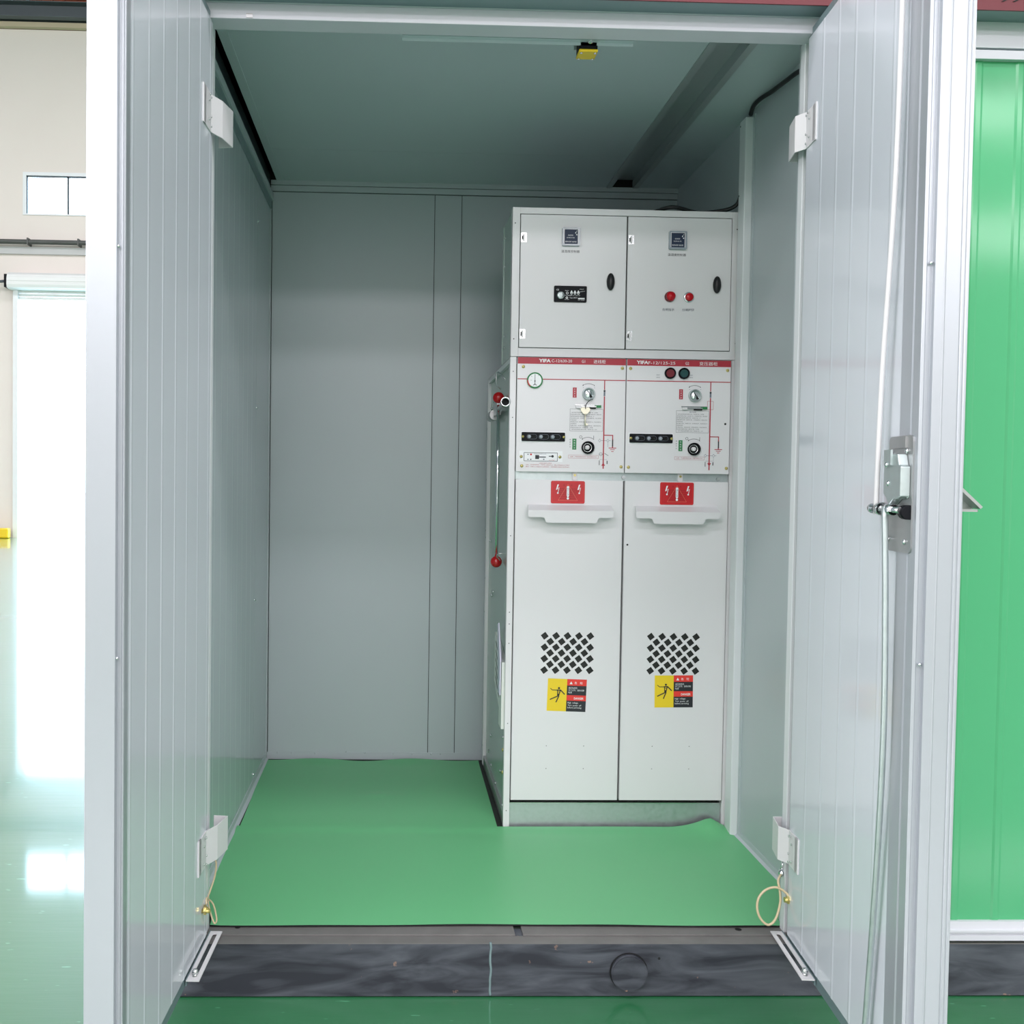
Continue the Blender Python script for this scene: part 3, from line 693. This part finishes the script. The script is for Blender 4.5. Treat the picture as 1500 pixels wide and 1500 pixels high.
    b = MB('yellow_print'); A = -.0035; B2 = -.0038; B3 = -.0041
    b.pr(0, sw*.497, 0, sh, A).m('ink').pr(sw*.497, sw, 0, sh, A)
    b.m('orange_red').pr(sw*.497, sw, sh*.80, sh, B2).pr(sw*.497, sw, sh*.335, sh*.505, B2)
    hx = sw*.5
    b.m('white_print').pp([(hx+.008, sh*.845), (hx+.0185, sh*.845), (hx+.0132, sh*.93)], B3)
    b.text('危', hx+.025, sh*.848, .0085, .008, B3).text('险', hx+.044, sh*.848, .0085, .0085, B3)
    b.text('高压电危险', hx+.005, sh*.70, .0062, .030, B3).text('开门工作，请先切断', hx+.005, sh*.63, .0062, .054, B3).text('电源', hx+.005, sh*.56, .0062, .012, B3)
    b.text('DANGER', hx+.025, sh*.375, .0075, .033, B3, bold=.02)
    b.text('High  voltage.', hx+.004, sh*.235, .0068, .037, B3).text('Turn  power  off', hx+.005, sh*.155, .0068, .046, B3).text('before servicing', hx+.004, sh*.085, .0068, .048, B3)
    b.m('ink'); q = lambda a, c: (sw*.497*a, sh*c)
    b.disc(q(.59, .71), .0036, B2)
    for a, c, w in ((q(.14, .70), q(.24, .65), .0022), (q(.24, .645), q(.50, .645), .0026), (q(.48, .645), q(.70, .65), .0040), (q(.68, .65), q(.90, .52), .0036),
                    (q(.52, .64), q(.53, .48), .0030), (q(.66, .64), q(.60, .50), .0034), (q(.52, .50), q(.62, .50), .0090), (q(.56, .47), q(.14, .35), .0036), (q(.60, .47), q(.46, .27), .0036), (q(.55, .60), q(.64, .58), .0016)):
        b.ln(a, c, w, B2)
    b.v = [(su+x*math.cos(rot)-z*math.sin(rot), y, sz+x*math.sin(rot)+z*math.cos(rot)) for x, y, z in b.v]
    b.build('danger_sticker', dr, label='yellow and black danger sticker with falling figure and red bars')
    return dr
gear_door(.024, .3905, .132, 1, (.1425, .405, .133, .111), -1.7, .1445, False)
gear_door(.396, .752, .496, 1, (.513, .418, .132, .110), .6, .517, True)

# control panels
def socket(b, c, style):
    u, z = c
    b.m('galv' if style else 'black_plastic').lathe((u, -.012, z), [(.0215, 0), (.0215, .009), (.0195, .010), (.0180, .009), (.0172, .001), (.0, .001)])
    if style: b.m('chrome').lathe((u, -.013, z), [(.0168, 0), (.0168, .005), (.010, .009), (.0, .0095)]).m('black_gap').ln((u-.006, z+.010), (u+.010, z-.010), .0022, -.0232).pp([(u+.002, z-.004), (u+.014, z-.010), (u+.004, z-.014)], -.0230)
    else: b.m('zinc').lathe((u-.001, -.0125, z), [(.0150, 0), (.0160, .002), (.0140, .002), (.012, 0)]).m('hinge_white').lathe((u-.003, -.0125, z), [(.0075, 0), (.0075, .012), (.006, .014), (.0, .014)])
def control(k):
    o = .3615*k; u0, u1 = (.023, .3905) if k == 0 else (.3935, .749)
    P = -.012
    pnl = MB('cab_paint').box(u0, u1, P, .002, 1.218, 1.602).build('control_panel', cab, bevel=.0012)
    a = lambda q: P-q*.0004
    # header and lettering
    b = MB('red_print').pr(u0+.001, u1-.001, 1.580, 1.6015, a(1)).m('white_print')
    bu = .095+(.331 if k else 0)
    b.text('YIFA', bu, 1.5855, .0115, .040, a(2), bold=.035)
    if k == 0: b.text('C-12/630-20', bu+.043, 1.5865, .0095, .069, a(2)).text('G1', .240, 1.5860, .0095, .0115, a(2)).text('进线柜', .280, 1.5845, .0125, .041, a(2)).v
    else: b.text('F-12/125-25', bu+.040, 1.5855, .0095, .092, a(2)).text('G2', .592, 1.5855, .0095, .0125, a(2)).text('变压器柜', .640, 1.584, .0125, .062, a(2))
    b.build('header_strip', pnl)
    # circuit diagram
    b = MB('red_print').pr(u0+.001, u1-.001, 1.5275, 1.5305, a(1)); vx = .3190+o
    b.pr(vx-.0017, vx+.0017, 1.497, 1.529, a(1)).pr(vx-.0020, vx+.0020, 1.231, 1.475, a(1))
    b.m('ink').pr(vx-.003, vx+.003, 1.490, 1.496, a(1)).m('ink_grey').pr(vx-.0028, vx+.0028, 1.476, 1.490, a(1))
    gx = vx+.0305
    b.m('red_print').pr(vx, gx+.0015, 1.3425, 1.3455, a(1)).pr(gx-.0015, gx+.0015, 1.333, 1.344, a(1)).pr(gx-.0018, gx+.0018, 1.302, 1.333, a(1))
    b.pr(gx-.013, gx+.013, 1.3000, 1.3025, a(1)).pr(gx-.008, gx+.008, 1.2945, 1.2965, a(1)).pr(gx-.004, gx+.004, 1.2885, 1.2905, a(1))
    b.m('ink').pr(gx-.0020, gx+.0020, 1.306, 1.329, a(2))
    b.m('red_print')
    if k == 0: b.pp([(vx-.0065, 1.241), (vx+.0065, 1.241), (vx, 1.252)], a(2))
    else:
        b.pp([(vx-.0065, 1.255), (vx, 1.243), (vx+.0065, 1.255)], a(2))
        for (p_, q_) in (((vx-.010, 1.464), (vx+.010, 1.464)), ((vx-.010, 1.436), (vx+.010, 1.436)), ((vx-.010, 1.436), (vx-.010, 1.464)), ((vx+.010, 1.436), (vx+.010, 1.464))): b.ln(p_, q_, .0010, a(1))
    dz = 1.326 if k == 0 else 1.280
    b.m('ink_grey')
    for dx in (-.0135, .0145):
        c = (vx+dx, dz); pts = [(c[0]-.004, dz), (c[0], dz+.0055), (c[0]+.004, dz), (c[0], dz-.0055)]
        for i in range(4): b.ln(pts[i], pts[(i+1) % 4], .0009, a(1))
    b.ln((vx-.009, dz), (vx+.010, dz), .0010, a(1)).ln((vx+.018, dz), (vx+.024, dz), .0010, a(1)).ln((vx+.0145, dz-.005), (vx+.0145, dz-.022), .0007, a(1))
    if k == 0: b.m('ink').arc((vx-.009, 1.280), .0055, 0, 360, .0009, a(1)).ln((vx-.014, 1.280), (vx, 1.280), .0009, a(1)).ln((vx+.004, 1.283), (vx+.017, 1.275), .0014, a(1)).m('ink_grey')
    b.ln((vx-.013, 1.262), (vx+.013, 1.262), .0007, a(1)).m('ink').pr(vx-.0145, vx-.0125, 1.243, 1.259, a(1)).pr(vx+.0115, vx+.0145, 1.247, 1.258, a(1))
    b.build('circuit_diagram', pnl)
    # printed labels
    c1 = (.2645+o, 1.482); c2 = (.2655+o, 1.3015)
    b = MB('ink')
    for c in (c1, c2):
        b.arc((c[0], c[1]), .0345, 62, 118, .0013, a(1)); 
        for sg_ in (-1, 1):
            t = R(90+sg_*30); e = (c[0]+.0345*math.cos(t), c[1]+.0345*math.sin(t)); b.pp([(e[0], e[1]+.003), (e[0]-sg_*.004, e[1]-.003), (e[0]+.0005, e[1]-.0025)], a(1))
    b.m('ink_grey').text('-', c1[0]-.019, 1.5025, .0012, .003, a(1)).text('-', c1[0]+.019, 1.5025, .0012, .003, a(1))
    b.m('ink').arc((c2[0]-.0245, 1.337), .0042, 0, 360, .0011, a(1)).pr(c2[0]+.0190, c2[0]+.0202, 1.3325, 1.342, a(1))
    bx0, bx1 = .2035+o, .3150+o
    for (p_, q_) in (((bx0, 1.431), (bx1, 1.431)), ((bx0, 1.357), (bx1, 1.357)), ((bx0, 1.357), (bx0, 1.431)), ((bx1, 1.357), (bx1, 1.431))): b.ln(p_, q_, .0007, a(1))
    b.m('ink_grey').text('操作说明', (bx0+bx1)/2, 1.4265, .0042, .022, a(1), 'C')
    b.m('ink')
    tx = '一操作前检查各部位确认无误，关好柜门后，分开接地开关，再合负荷开关。'
    for i, w in enumerate((.092, .104, .080, .104, .020, .104, .020, .104, .076, .090)):
        n = max(3, int(w/.0040)); st_ = (i*5) % 9
        b.text((tx*2)[st_:st_+n], bx0+.002, 1.4175-.0063*i, .0032, w, a(1))
    for j, chh in enumerate('隔离开关'): b.text(chh, .2035+o, 1.3255-.0082*j, .0042, .0042, a(1))
    b.m('red_print').text('注意：严禁在带电状态下操作接地开关', .206+o, 1.2685, .0036, .090, a(1))
    for (p_, q_) in (((.2005+o, 1.2755), (.302+o, 1.2755)), ((.2005+o, 1.265), (.302+o, 1.265)), ((.2005+o, 1.265), (.2005+o, 1.2755)), ((.302+o, 1.265), (.302+o, 1.2755))): b.ln(p_, q_, .0006, a(1))
    if k == 0:
        b.text('带电显示器操作注意事项', .102, 1.2455, .0030, .042, a(1)).text('注意：当电缆带电时，严禁合上接地开关，确认不带电后方可操作', .056, 1.2395, .0032, .148, a(1)).text('操作：先确认三相指示灯全部熄灭，然后再进行接地开关的操作', .056, 1.2330, .0032, .148, a(1))
    else:
        b.build('lettering', pnl); b = MB('ink_grey')
        for uu_, zz_ in ((.494, 1.548), (.494, 1.540), (.606, 1.549), (.606, 1.541)): b.text('储能指示' if uu_ < .55 else '合闸指示', uu_, zz_, .0038, .013, a(1))
    b.build('lettering', pnl); b = MB('red_print').pr(.2115+o, .2245+o, 1.469, 1.503, a(1)).m('green_print').pr(.2130+o, .2265+o, 1.294, 1.331, a(1)).m('white_print')
    for j, chh in enumerate('负荷开关'): b.text(chh, .2155+o, 1.495-.0078*j, .0050, .0050, a(2))
    for j, chh in enumerate('接地开关'): b.text(chh, .2172+o, 1.3225-.0085*j, .0052, .0052, a(2))
    b.build('lettering', pnl)
    s_ = MB('black_plastic'); socket(s_, c1, True); s_.build('load_switch_socket', pnl)
    s_ = MB('black_plastic'); socket(s_, c2, False); s_.build('earth_switch_socket', pnl)
    # padlock flap
    b = MB('zinc').box(.2195+o, .3085+o, P-.003, P, 1.4425, 1.4460).box(.238+o, .290+o, P-.010, P, 1.437, 1.441).m('hinge_white').box(.222+o, .240+o, P-.008, P, 1.434, 1.4415).m('green_print').box(.286+o, .308+o, P-.004, P, 1.436, 1.4445).m('black_gap').box(.262+o, .290+o, P-.006, P, 1.4325, 1.4365)
    b.build('padlock_flap', pnl)
    # voltage indicator
    o2 = .366*k
    b = MB('white_print').prism(rrect(.037+o2, .190+o2, 1.3165, 1.354, .002), P, P-.0008, 'y').m('black_plastic').prism(rrect(.0405+o2, .187+o2, 1.3205, 1.3505, .003), P-.0008, P-.005, 'y')
    for j in range(3):
        cu = .066+.0398*j+o2
        b.m('ink_grey')
        for zz in (1.3435, 1.3275): b.ln((cu, zz), (cu+.018, zz), .0008, P-.0054)
        b.arc((cu, 1.3355), .008, 90, 270, .0008, P-.0054, 8).arc((cu+.018, 1.3355), .008, -90, 90, .0008, P-.0054, 8)
        b.m('clear_cover').lathe((cu, P-.005, 1.3355), [(.0062, 0), (.006, .003), (.003, .0045), (0, .005)]).m('black_gap').lathe((cu+.0165, P-.005, 1.3355), [(.0060, 0), (.0060, .002), (.004, .002), (.004, .0003), (0, .0003)])
    b.m('brass').lathe((.0445+o2, P-.005, 1.3355), [(.0045, 0), (.0045, .002), (0, .0025)]).lathe((.183+o2, P-.005, 1.3355), [(.0045, 0), (.0045, .002), (0, .0025)])
    fixn(b.build('voltage_indicator', pnl))
    for (us, zs) in (((.043, 1.570), (.378, 1.570), (.043, 1.237), (.380, 1.238)) if k == 0 else ((.406, 1.570), (.737, 1.569), (.405, 1.237), (.740, 1.238))):
        MB('brass').lathe((us, P, zs), [(.0055, 0), (.0055, .001), (.0048, .003), (.0025, .0042), (0, .0042)], n=12).m('ink').ln((us-.003, zs), (us+.003, zs), .001, P-.0045).build('screw', pnl)
    if k == 0:
        b = MB('green_print').lathe((.082, P, 1.5245), [(.0268, 0), (.0268, .006), (.0235, .0075), (.0225, .0055), (.0, .0055)], n=32).m('white_print').disc((.082, 1.5245), .0222, P-.0060, 32)
        b.m('red_lamp').arc((.082, 1.5245), .0245, 180, 232, .0035, P-.0080)
        b.m('ink').ln((.082, 1.518), (.082, 1.545), .0016, P-.0066).disc((.082, 1.522), .0022, P-.0068).ln((.082, 1.522), (.082, 1.508), .002, P-.0066).arc((.082, 1.505), .006, 20, 160, .0018, P-.0066, 8).ln((.067, 1.5245), (.072, 1.5245), .0008, P-.0066).ln((.092, 1.539), (.096, 1.543), .0008, P-.0066).ln((.068, 1.540), (.072, 1.536), .0008, P-.0066)
        b.build('pressure_gauge', pnl)
        b = MB('white_print').pr(.034, .1805, 1.251, 1.2885, a(1)).m('ink')
        for (p_, q_) in (((.050, 1.282), (.163, 1.282)), ((.050, 1.254), (.163, 1.254)), ((.050, 1.254), (.050, 1.282)), ((.163, 1.254), (.163, 1.282))): b.ln(p_, q_, .0016, a(2))
        b.pr(.088, .101, 1.2605, 1.274, a(2)).ln((.10, 1.2675), (.124, 1.2675), .003, a(2)).ln((.134, 1.2705), (.150, 1.2705), .0028, a(2)).disc((.1465, 1.2705), .0042, a(3)).disc((.073, 1.259), .0022, a(2))
        b.m('red_lamp').disc((.0735, 1.276), .0032, a(2)).text('请先按下后操作', .134, 1.256, .0025, .02, a(2)).m('ink_grey').text('带电显示装置操作步骤', .085, 1.2765, .0025, .04, a(2)).pr(.061, .066, 1.2745, 1.2775, a(2)).pr(.061, .066, 1.2575, 1.2605, a(2)).pr(.115, .119, 1.258, 1.262, a(2))
        b.m('brass').lathe((.0405, P, 1.2685), [(.005, 0), (.005, .002), (0, .0025)], n=12).lathe((.1715, P, 1.2685), [(.005, 0), (.005, .002), (0, .0025)], n=12)
        b.build('test_unit', pnl)
    else:
        for cu, mm, nm in ((.5405, 'red_lamp_dim', 'red_window'), (.5875, 'green_lamp_dim', 'green_window')):
            MB('black_plastic').lathe((cu, P, 1.556), [(.0188, 0), (.0188, .008), (.0165, .009), (.0155, .001), (.0, .001)], n=28).m(mm).disc((cu+.001, 1.5565), .0140, P-.002, 24).build('indicator_window', pnl)
        MB('black_gap').lathe((.733, P, 1.388), [(.0035, 0), (.0035, .0008), (0, .0008)], n=12).build('screw_hole', pnl)
    return pnl
control(0); control(1)

# key hanging from the left switch socket
kc = (CL[0]+.254, CL[1]-.026, 1.0)
key = thing('key', 'small pale metal key hanging on a black cord from the left panel', 'key', (CL[0]+.2535, CL[1]-.022, 1.40))
b = MB('key_metal').prism([(-.0165, .031), (-.011, .036), (.011, .036), (.0165, .031), (.0155, .024), (.006, .013), (-.006, .013), (-.0155, .024)], -.0012, .0012, 'y'); fixn(b.build('bow', key, bevel=.0006))
fixn(MB('key_metal').cyl((0, 0, .014), (0, 0, -.026), .0026, 12).prism([(0, -.025), (.009, -.024), (.009, -.018), (.004, -.018), (0, -.014)], -.001, .001, 'y').build('shank', key))
MB('black_rubber').tube([(.024, -.002, .064), (.014, -.003, .060), (.004, -.003, .050), (0, -.003, .040), (0, -.003, .030)], .0013, 8).build('cord', key)
# operating lever hanging on the cabinet side
lev = thing('operating_lever', 'steel operating lever with red ball ends hung on the cabinet side', 'lever', (CL[0]-.007, CL[1]-.052, 0), CW)
MB('chrome').cyl((-.004, .302, 1.46), (-.004, .298, .905), .0065, 14).build('rod', lev)
MB('red_ball').sph((-.004, .306, 1.486), .021, 20).build('ball', lev)
MB('red_ball').sph((-.004, .298, .892), .021, 20).build('ball', lev)
b = MB('chrome').lathe((-.004, .11, 1.452), [(.010, .0), (.014, .0), (.0155, .004), (.0155, .05), (.017, .052), (.017, .062), (.0125, .062), (.0115, .055), (.0110, .01)], axis=(-.05, -1, 0), n=20)
b.m('black_gap').cyl((-.003, .08, 1.452), (-.003, .105, 1.452), .0108, 16); b.build('socket', lev)
b = MB('zinc_flat').cyl((-.004, .29, 1.445), (-.004, .12, 1.452), .007, 12).cyl((-.004, .42, 1.432), (-.004, .56, 1.432), .020, 16).box(-.010, .004, .30, .44, 1.425, 1.475); b.build('yoke', lev)
MB('zinc').tube([(.030, .26, 1.54), (.018, .262, 1.56), (-.004, .28, 1.58), (-.006, .285, 1.54), (.01, .29, 1.52)], .003, 8).build('upper_hook', cab, (-.010, 0, 0))
MB('zinc').tube([(.030, .19, .925), (.0, .19, .925), (-.008, .2, .915), (.005, .21, .90)], .002, 8).build('lower_hook', cab, (-.006, 0, 0))
# document pocket + paper
pk = MB('pocket_white')
pk.box(-.010, .012, .02, .10, .335, .565).prism([(.10, .335), (.36, .44), (.36, .62), (.10, .565)], .000, .012, 'x')
pk.m('dark_inside')
for i in range(5):
    z0 = .40+.032*i; pk.prism([(.13, z0-.016), (.31, z0+.058), (.31, z0+.066), (.13, z0-.008)], -.0008, -.0002, 'x')
fixn(pk.build('document_pocket', cab))
pa = thing('paper_sheets', 'folded papers sticking out of the pocket on the cabinet side', 'papers', (CL[0]-.006, CL[1]+.05, .55), CW)
MB('paper').prism([(-.02, -.1), (.04, -.1), (.085, .13), (.05, .14), (-.02, .015)], -.010, -.006, 'x').build('sheet', pa)
MB('paper').prism([(0, -.1), (.07, -.1), (.13, .12), (.095, .125), (.0, .02)], -.003, -.001, 'x').build('sheet', pa)

# ================================================================== INSTRUMENT BOX (upper cabinet)
box = thing('instrument_cabinet', 'pale grey two-door instrument box standing on the switchgear', 'cabinet', (CL[0], CL[1], H1), CW)
Z = lambda z: z-H1; D2 = .285
b = MB('cab_paint').box(0, .026, 0, .012, Z(1.6055), Z(2.104)).box(0, .002, 0, .03, Z(1.6055), Z(2.104)); b.build('frame_stile', box, bevel=.0008)
b = MB('cab_paint').box(.747, .780, 0, .012, Z(1.6055), Z(2.104)).box(.778, .780, 0, .03, Z(1.6055), Z(2.104)); b.build('frame_stile', box, bevel=.0008)
MB('cab_paint').box(.026, .747, 0, .012, Z(2.083), Z(2.104)).build('frame_rail', box, bevel=.0008)
MB('cab_paint').box(.026, .747, 0, .012, Z(1.6055), Z(1.634)).build('frame_rail', box, bevel=.0008)
MB('cab_paint').box(.004, .776, .012, D2, Z(2.100), Z(2.104)).build('top_panel', box)
MB('cab_paint_shaded').box(.003, .005, .03, D2, Z(1.606), Z(2.103)).box(0, .004, D2-.02, D2, Z(1.606), Z(2.103)).build('side_panel', box)
MB('cab_paint_shaded').box(.775, .777, .012, D2, Z(1.606), Z(2.103)).build('side_panel', box)
MB('dark_inside').box(.006, .774, D2-.003, D2, Z(1.606), Z(2.10)).box(.026, .747, .014, .016, Z(1.606), Z(2.10)).build('rear_panel', box)
b = MB('zinc')
for zz in (2.05, 1.95, 1.70, 1.66): b.sph((.001, .22 if zz > 1.8 else .21, Z(zz)), .006, 8, (.6, 1, 1))
b.build('side_bolt', box)['kind'] = 'stuff'
b = MB('ink')
for u, zz in ((.0095, 2.051), (.0105, 1.664), (.763, 2.046), (.766, 1.662)): b.cyl((u, -.0004, Z(zz)), (u, .001, Z(zz)), .0022, 8)
b.build('rivet_hole', box)['kind'] = 'stuff'
def bh(b, u, z):
    b.m('zinc').prism(rrect(u, u+.019, z-.016, z+.016, .002), -.003, .0, 'y').m('black_gap').prism([(u+.003, z-.007), (u+.009, z-.007), (u+.009, z+.006), (u+.003, z+.006)], -.0034, -.0030, 'y').m('hinge_white').box(u+.007, u+.012, -.006, -.003, z-.011, z+.011)
def ctl(u0, u1, which):
    dr = MB('cab_paint').box(u0, u1, -.0015, .012, Z(1.6365), Z(2.0805)).build('door', box, bevel=.001)
    for zz in (2.003, 1.681): b = MB('zinc'); bh(b, u0+.001, Z(zz)); b.build('hinge', dr)
    cx = .1975 if which == 0 else .559; cz = Z(2.007) if which == 0 else Z(2.003); Q = -.0015
    b = MB('clear_cover').prism(rrect(cx-.030, cx+.030, cz-.030, cz+.030, .003), Q, Q-.012, 'y').m('screen').pr(cx-.0235, cx+.0215, cz-.0245, cz+.0235, Q-.0124).m('hinge_white').pr(cx+.0215, cx+.0235, cz-.024, cz+.024, Q-.0126).pr(cx-.0255, cx-.0235, cz-.024, cz+.024, Q-.0126).pr(cx-.0255, cx+.0235, cz+.0235, cz+.0252, Q-.0126)
    b.m('white_print').text('温湿度', cx-.012, cz+.002, .004, .018, Q-.0128).text('控制仪表', cx-.016, cz-.006, .0032, .027, Q-.0128).text('使用说明 当前值', cx-.021, cz-.020, .005, .038, Q-.0128).ln((cx+.012, cz+.011), (cx+.019, cz+.020), .001, Q-.0128).disc((cx+.014, cz+.012), .002, Q-.0128).disc((cx+.0175, cz+.006), .002, Q-.0128)
    b.build('humidity_controller', dr)
    b = MB('ink').text('温湿度控制器', cx-.030-(.0015), cz-.0515, .0088, .062, Q-.0006)
    if which:
        b.build('lettering', dr); b = MB('ink_grey').text('合闸指示', .512, Z(1.767), .0092, .041, Q-.0006, bold=.012); b.build('lettering', dr); b = MB('ink_grey').text('分闸按钮', .580, Z(1.767), .0092, .041, Q-.0006, bold=.012)
    b.build('lettering', dr)
    kx = .334 if which == 0 else .696; kz = Z(1.860) if which == 0 else Z(1.857)
    b = MB('black_rubber'); b.sph((kx, Q-.006, kz), .029, 20, (.47, .45, 1)); b.cyl((kx, Q, kz), (kx, Q-.006, kz), .012, 14); b.build('turn_handle', dr)
    if which == 0:
        b = MB('black_plastic').prism(rrect(.1435, .2535, Z(1.7895), Z(1.8435), .003), Q, Q-.006, 'y'); y = Q-.0065; X0, Z0 = .1435, Z(1.7895)
        b.m('galv').lathe((X0+.022, Q-.006, Z0+.022), [(.0125, 0), (.0125, .004), (.010, .005), (0, .005)], n=20).m('ink').arc((X0+.024, Z0+.022), .006, -60, 60, .0025, y-.005, 8)
        b.m('white_print').text('CE', X0+.007, Z0+.038, .005, .009, y).text('RESET', X0+.037, Z0+.037, .0022, .012, y).arc((X0+.044, Z0+.030), .0035, 0, 360, .0016, y, 12)
        for j in range(3): b.pp([(X0+.0535+.0115*j, Z0+.031), (X0+.0635+.0115*j, Z0+.031), (X0+.0585+.0115*j, Z0+.040)], y).disc((X0+.0585+.0115*j, Z0+.029), .0038, y-.0002)
        b.m('black_plastic')
        for j in range(3): b.disc((X0+.0585+.0115*j, Z0+.029), .0018, y-.0004)
        b.m('white_print').text('POWER L1 L2 L3', X0+.037, Z0+.0205, .003, .050, y).arc((X0+.043, Z0+.014), .003, 0, 360, .002, y, 12).text('Type EKL4', X0+.052, Z0+.0115, .005, .026, y).pr(X0+.081, X0+.103, Z0+.010, Z0+.0145, y).text('HZ 50/60', X0+.081, Z0+.006, .0028, .022, y).text('IP 54', X0+.036, Z0+.0075, .0022, .014, y).text('FAULT', X0+.086, Z0+.042, .0028, .014, y).ln((X0+.078, Z0+.033), (X0+.104, Z0+.0375), .0008, y)
        b.m('ink_grey').text('ind.', X0+.088, Z0+.046, .001, .01, y) if False else None
        fixn(b.build('fault_indicator', dr))
    else:
        b = MB('red_lamp_dim').lathe((.5365, Q, Z(1.8145)), [(.0175, 0), (.0178, .006), (.0150, .010)], n=28).m('red_lamp').lathe((.5385, Q-.010, Z(1.8155)), [(.0152, 0), (.0145, .005), (0, .007)], n=28); b.build('indicator_lamp', dr)
        b = MB('chrome').lathe((.6015, Q, Z(1.8140)), [(.0185, 0), (.0185, .003), (.0160, .007), (.0130, .006)], n=28).m('red_lamp').lathe((.6025, Q-.003, Z(1.8145)), [(.0130, 0), (.0130, .007), (.0125, .008), (0, .008)], n=28); b.build('push_button', dr)
ctl(.0285, .3865, 0); ctl(.3915, .7445, 1)

# ================================================================== SMALL THINGS
# post on right wall
tp = thing('cable_trunking', 'narrow vertical steel cable trunking on the right kiosk wall', 'trunking', (XR, .73, 0))
MB('frame_white').box(-.028, 0, -.032, .028, .0, 2.396).build('trunk', tp, bevel=.003)
MB('wall_paint').box(-.004, 0, -.050, -.032, .0, 2.40).build('flange', tp)
b = MB('black_gap')
for zz in (2.38, 2.15): b.cyl((-.0285, .02, zz), (-.027, .02, zz), .003, 8)
b.build('screw', tp)['kind'] = 'stuff'
cbl = thing('power_cable', 'black cable drooping under the ceiling at the upper right', 'cable', (1.15, .7, 2.1))
def rel(pts, o): return [(p[0]-o[0], p[1]-o[1], p[2]-o[2]) for p in pts]
MB('black_rubber').tube(rel([(1.150, .06, 2.39), (1.146, .20, 2.365), (1.143, .29, 2.378), (1.145, .39, 2.390), (1.147, .50, 2.403), (1.140, .575, 2.409), (1.140, .640, 2.410), (1.151, .70, 2.404)], (1.15, .7, 2.1)), .007, 12).build('upper_run', cbl)
MB('black_rubber').tube(rel([(1.150, .770, 2.180), (1.145, .773, 2.150), (1.135, .780, 2.128), (1.105, .80, 2.116), (1.022, .823, 2.1115), (.936, .795, 2.120), (.897, .805, 2.118), (.86, .842, 2.112), (.80, .90, 2.1115), (.76, 1.0, 2.1115)], (1.15, .7, 2.1)), .0065, 12).build('lower_run', cbl)
# limit switch below the lintel
sw = thing('limit_switch', 'small dark limit switch with yellow cover under the lintel', 'switch', (.484, .0, 2.305))
MB('black_plastic').box(-.024, .024, .0, .050, .004, .050).build('body', sw, bevel=.003)
MB('yellow_plastic').box(-.0245, .0245, -.001, .050, -.003, .004).build('cover', sw, bevel=.0015)
MB('chrome').lathe((.004, 0, .025), [(.009, 0), (.009, .004), (.005, .006), (.005, .012), (0, .013)], n=16).build('plunger', sw)
for x, y in ((-.018, .006), (.018, .006), (-.018, .044), (.018, .044)): MB('zinc').cyl((x, y, -.003), (x, y, -.0055), .0035, 10).build('screw', sw)
MB('wall_paint').box(-.03, .03, .046, .052, .02, .10).build('bracket', sw)
# ground straps
gs = thing('ground_strap', 'looped clear earth strap at the foot of the right door', 'strap', (1.045, -.045, .10))
MB('strap_clear').tube(rel([(1.034, -.02, .150), (1.021, -.035, .138), (1.022, -.045, .118), (1.022, -.05, .085), (1.009, -.055, .045), (.990, -.055, .029), (.971, -.05, .043), (.963, -.045, .069), (.969, -.04, .096), (.991, -.035, .115), (1.015, -.045, .124), (1.030, -.075, .119), (1.030, -.085, .108)], (1.045, -.045, .10)), .0032, 10).build('wire', gs)
MB('brass').cyl((.008, -.035, .005), (-.024, -.035, .006), .007, 12).cyl((-.010, -.035, .006), (-.017, -.035, .006), .011, 6, smooth=False).build('bolt', gs)
MB('chrome').sph((-.006, .03, .052), .011, 10).cyl((-.012, .028, .052), (.01, .028, .060), .005, 8).cyl((-.008, .03, .06), (-.004, .03, .085), .003, 8).build('lug', gs)
gs = thing('ground_strap', 'narrow hanging earth strap at the foot of the left door', 'strap', (-.49, -.045, .10))
MB('strap_clear').tube(rel([(-.470, -.03, .200), (-.458, -.03, .182), (-.461, -.03, .146), (-.472, -.04, .108), (-.476, -.045, .090), (-.468, -.045, .052), (-.459, -.045, .028), (-.453, -.045, .038), (-.461, -.045, .075), (-.470, -.06, .096), (-.472, -.085, .11), (-.470, -.10, .100)], (-.49, -.045, .10)), .0022, 10).build('wire', gs)
MB('brass').cyl((.016, -.06, -.004), (.030, -.085, -.004), .006, 12).cyl((.014, -.085, -.004), (.036, -.085, -.004), .0055, 12).cyl((.020, -.085, -.004), (.026, -.085, -.004), .010, 6, smooth=False).build('bolt', gs)
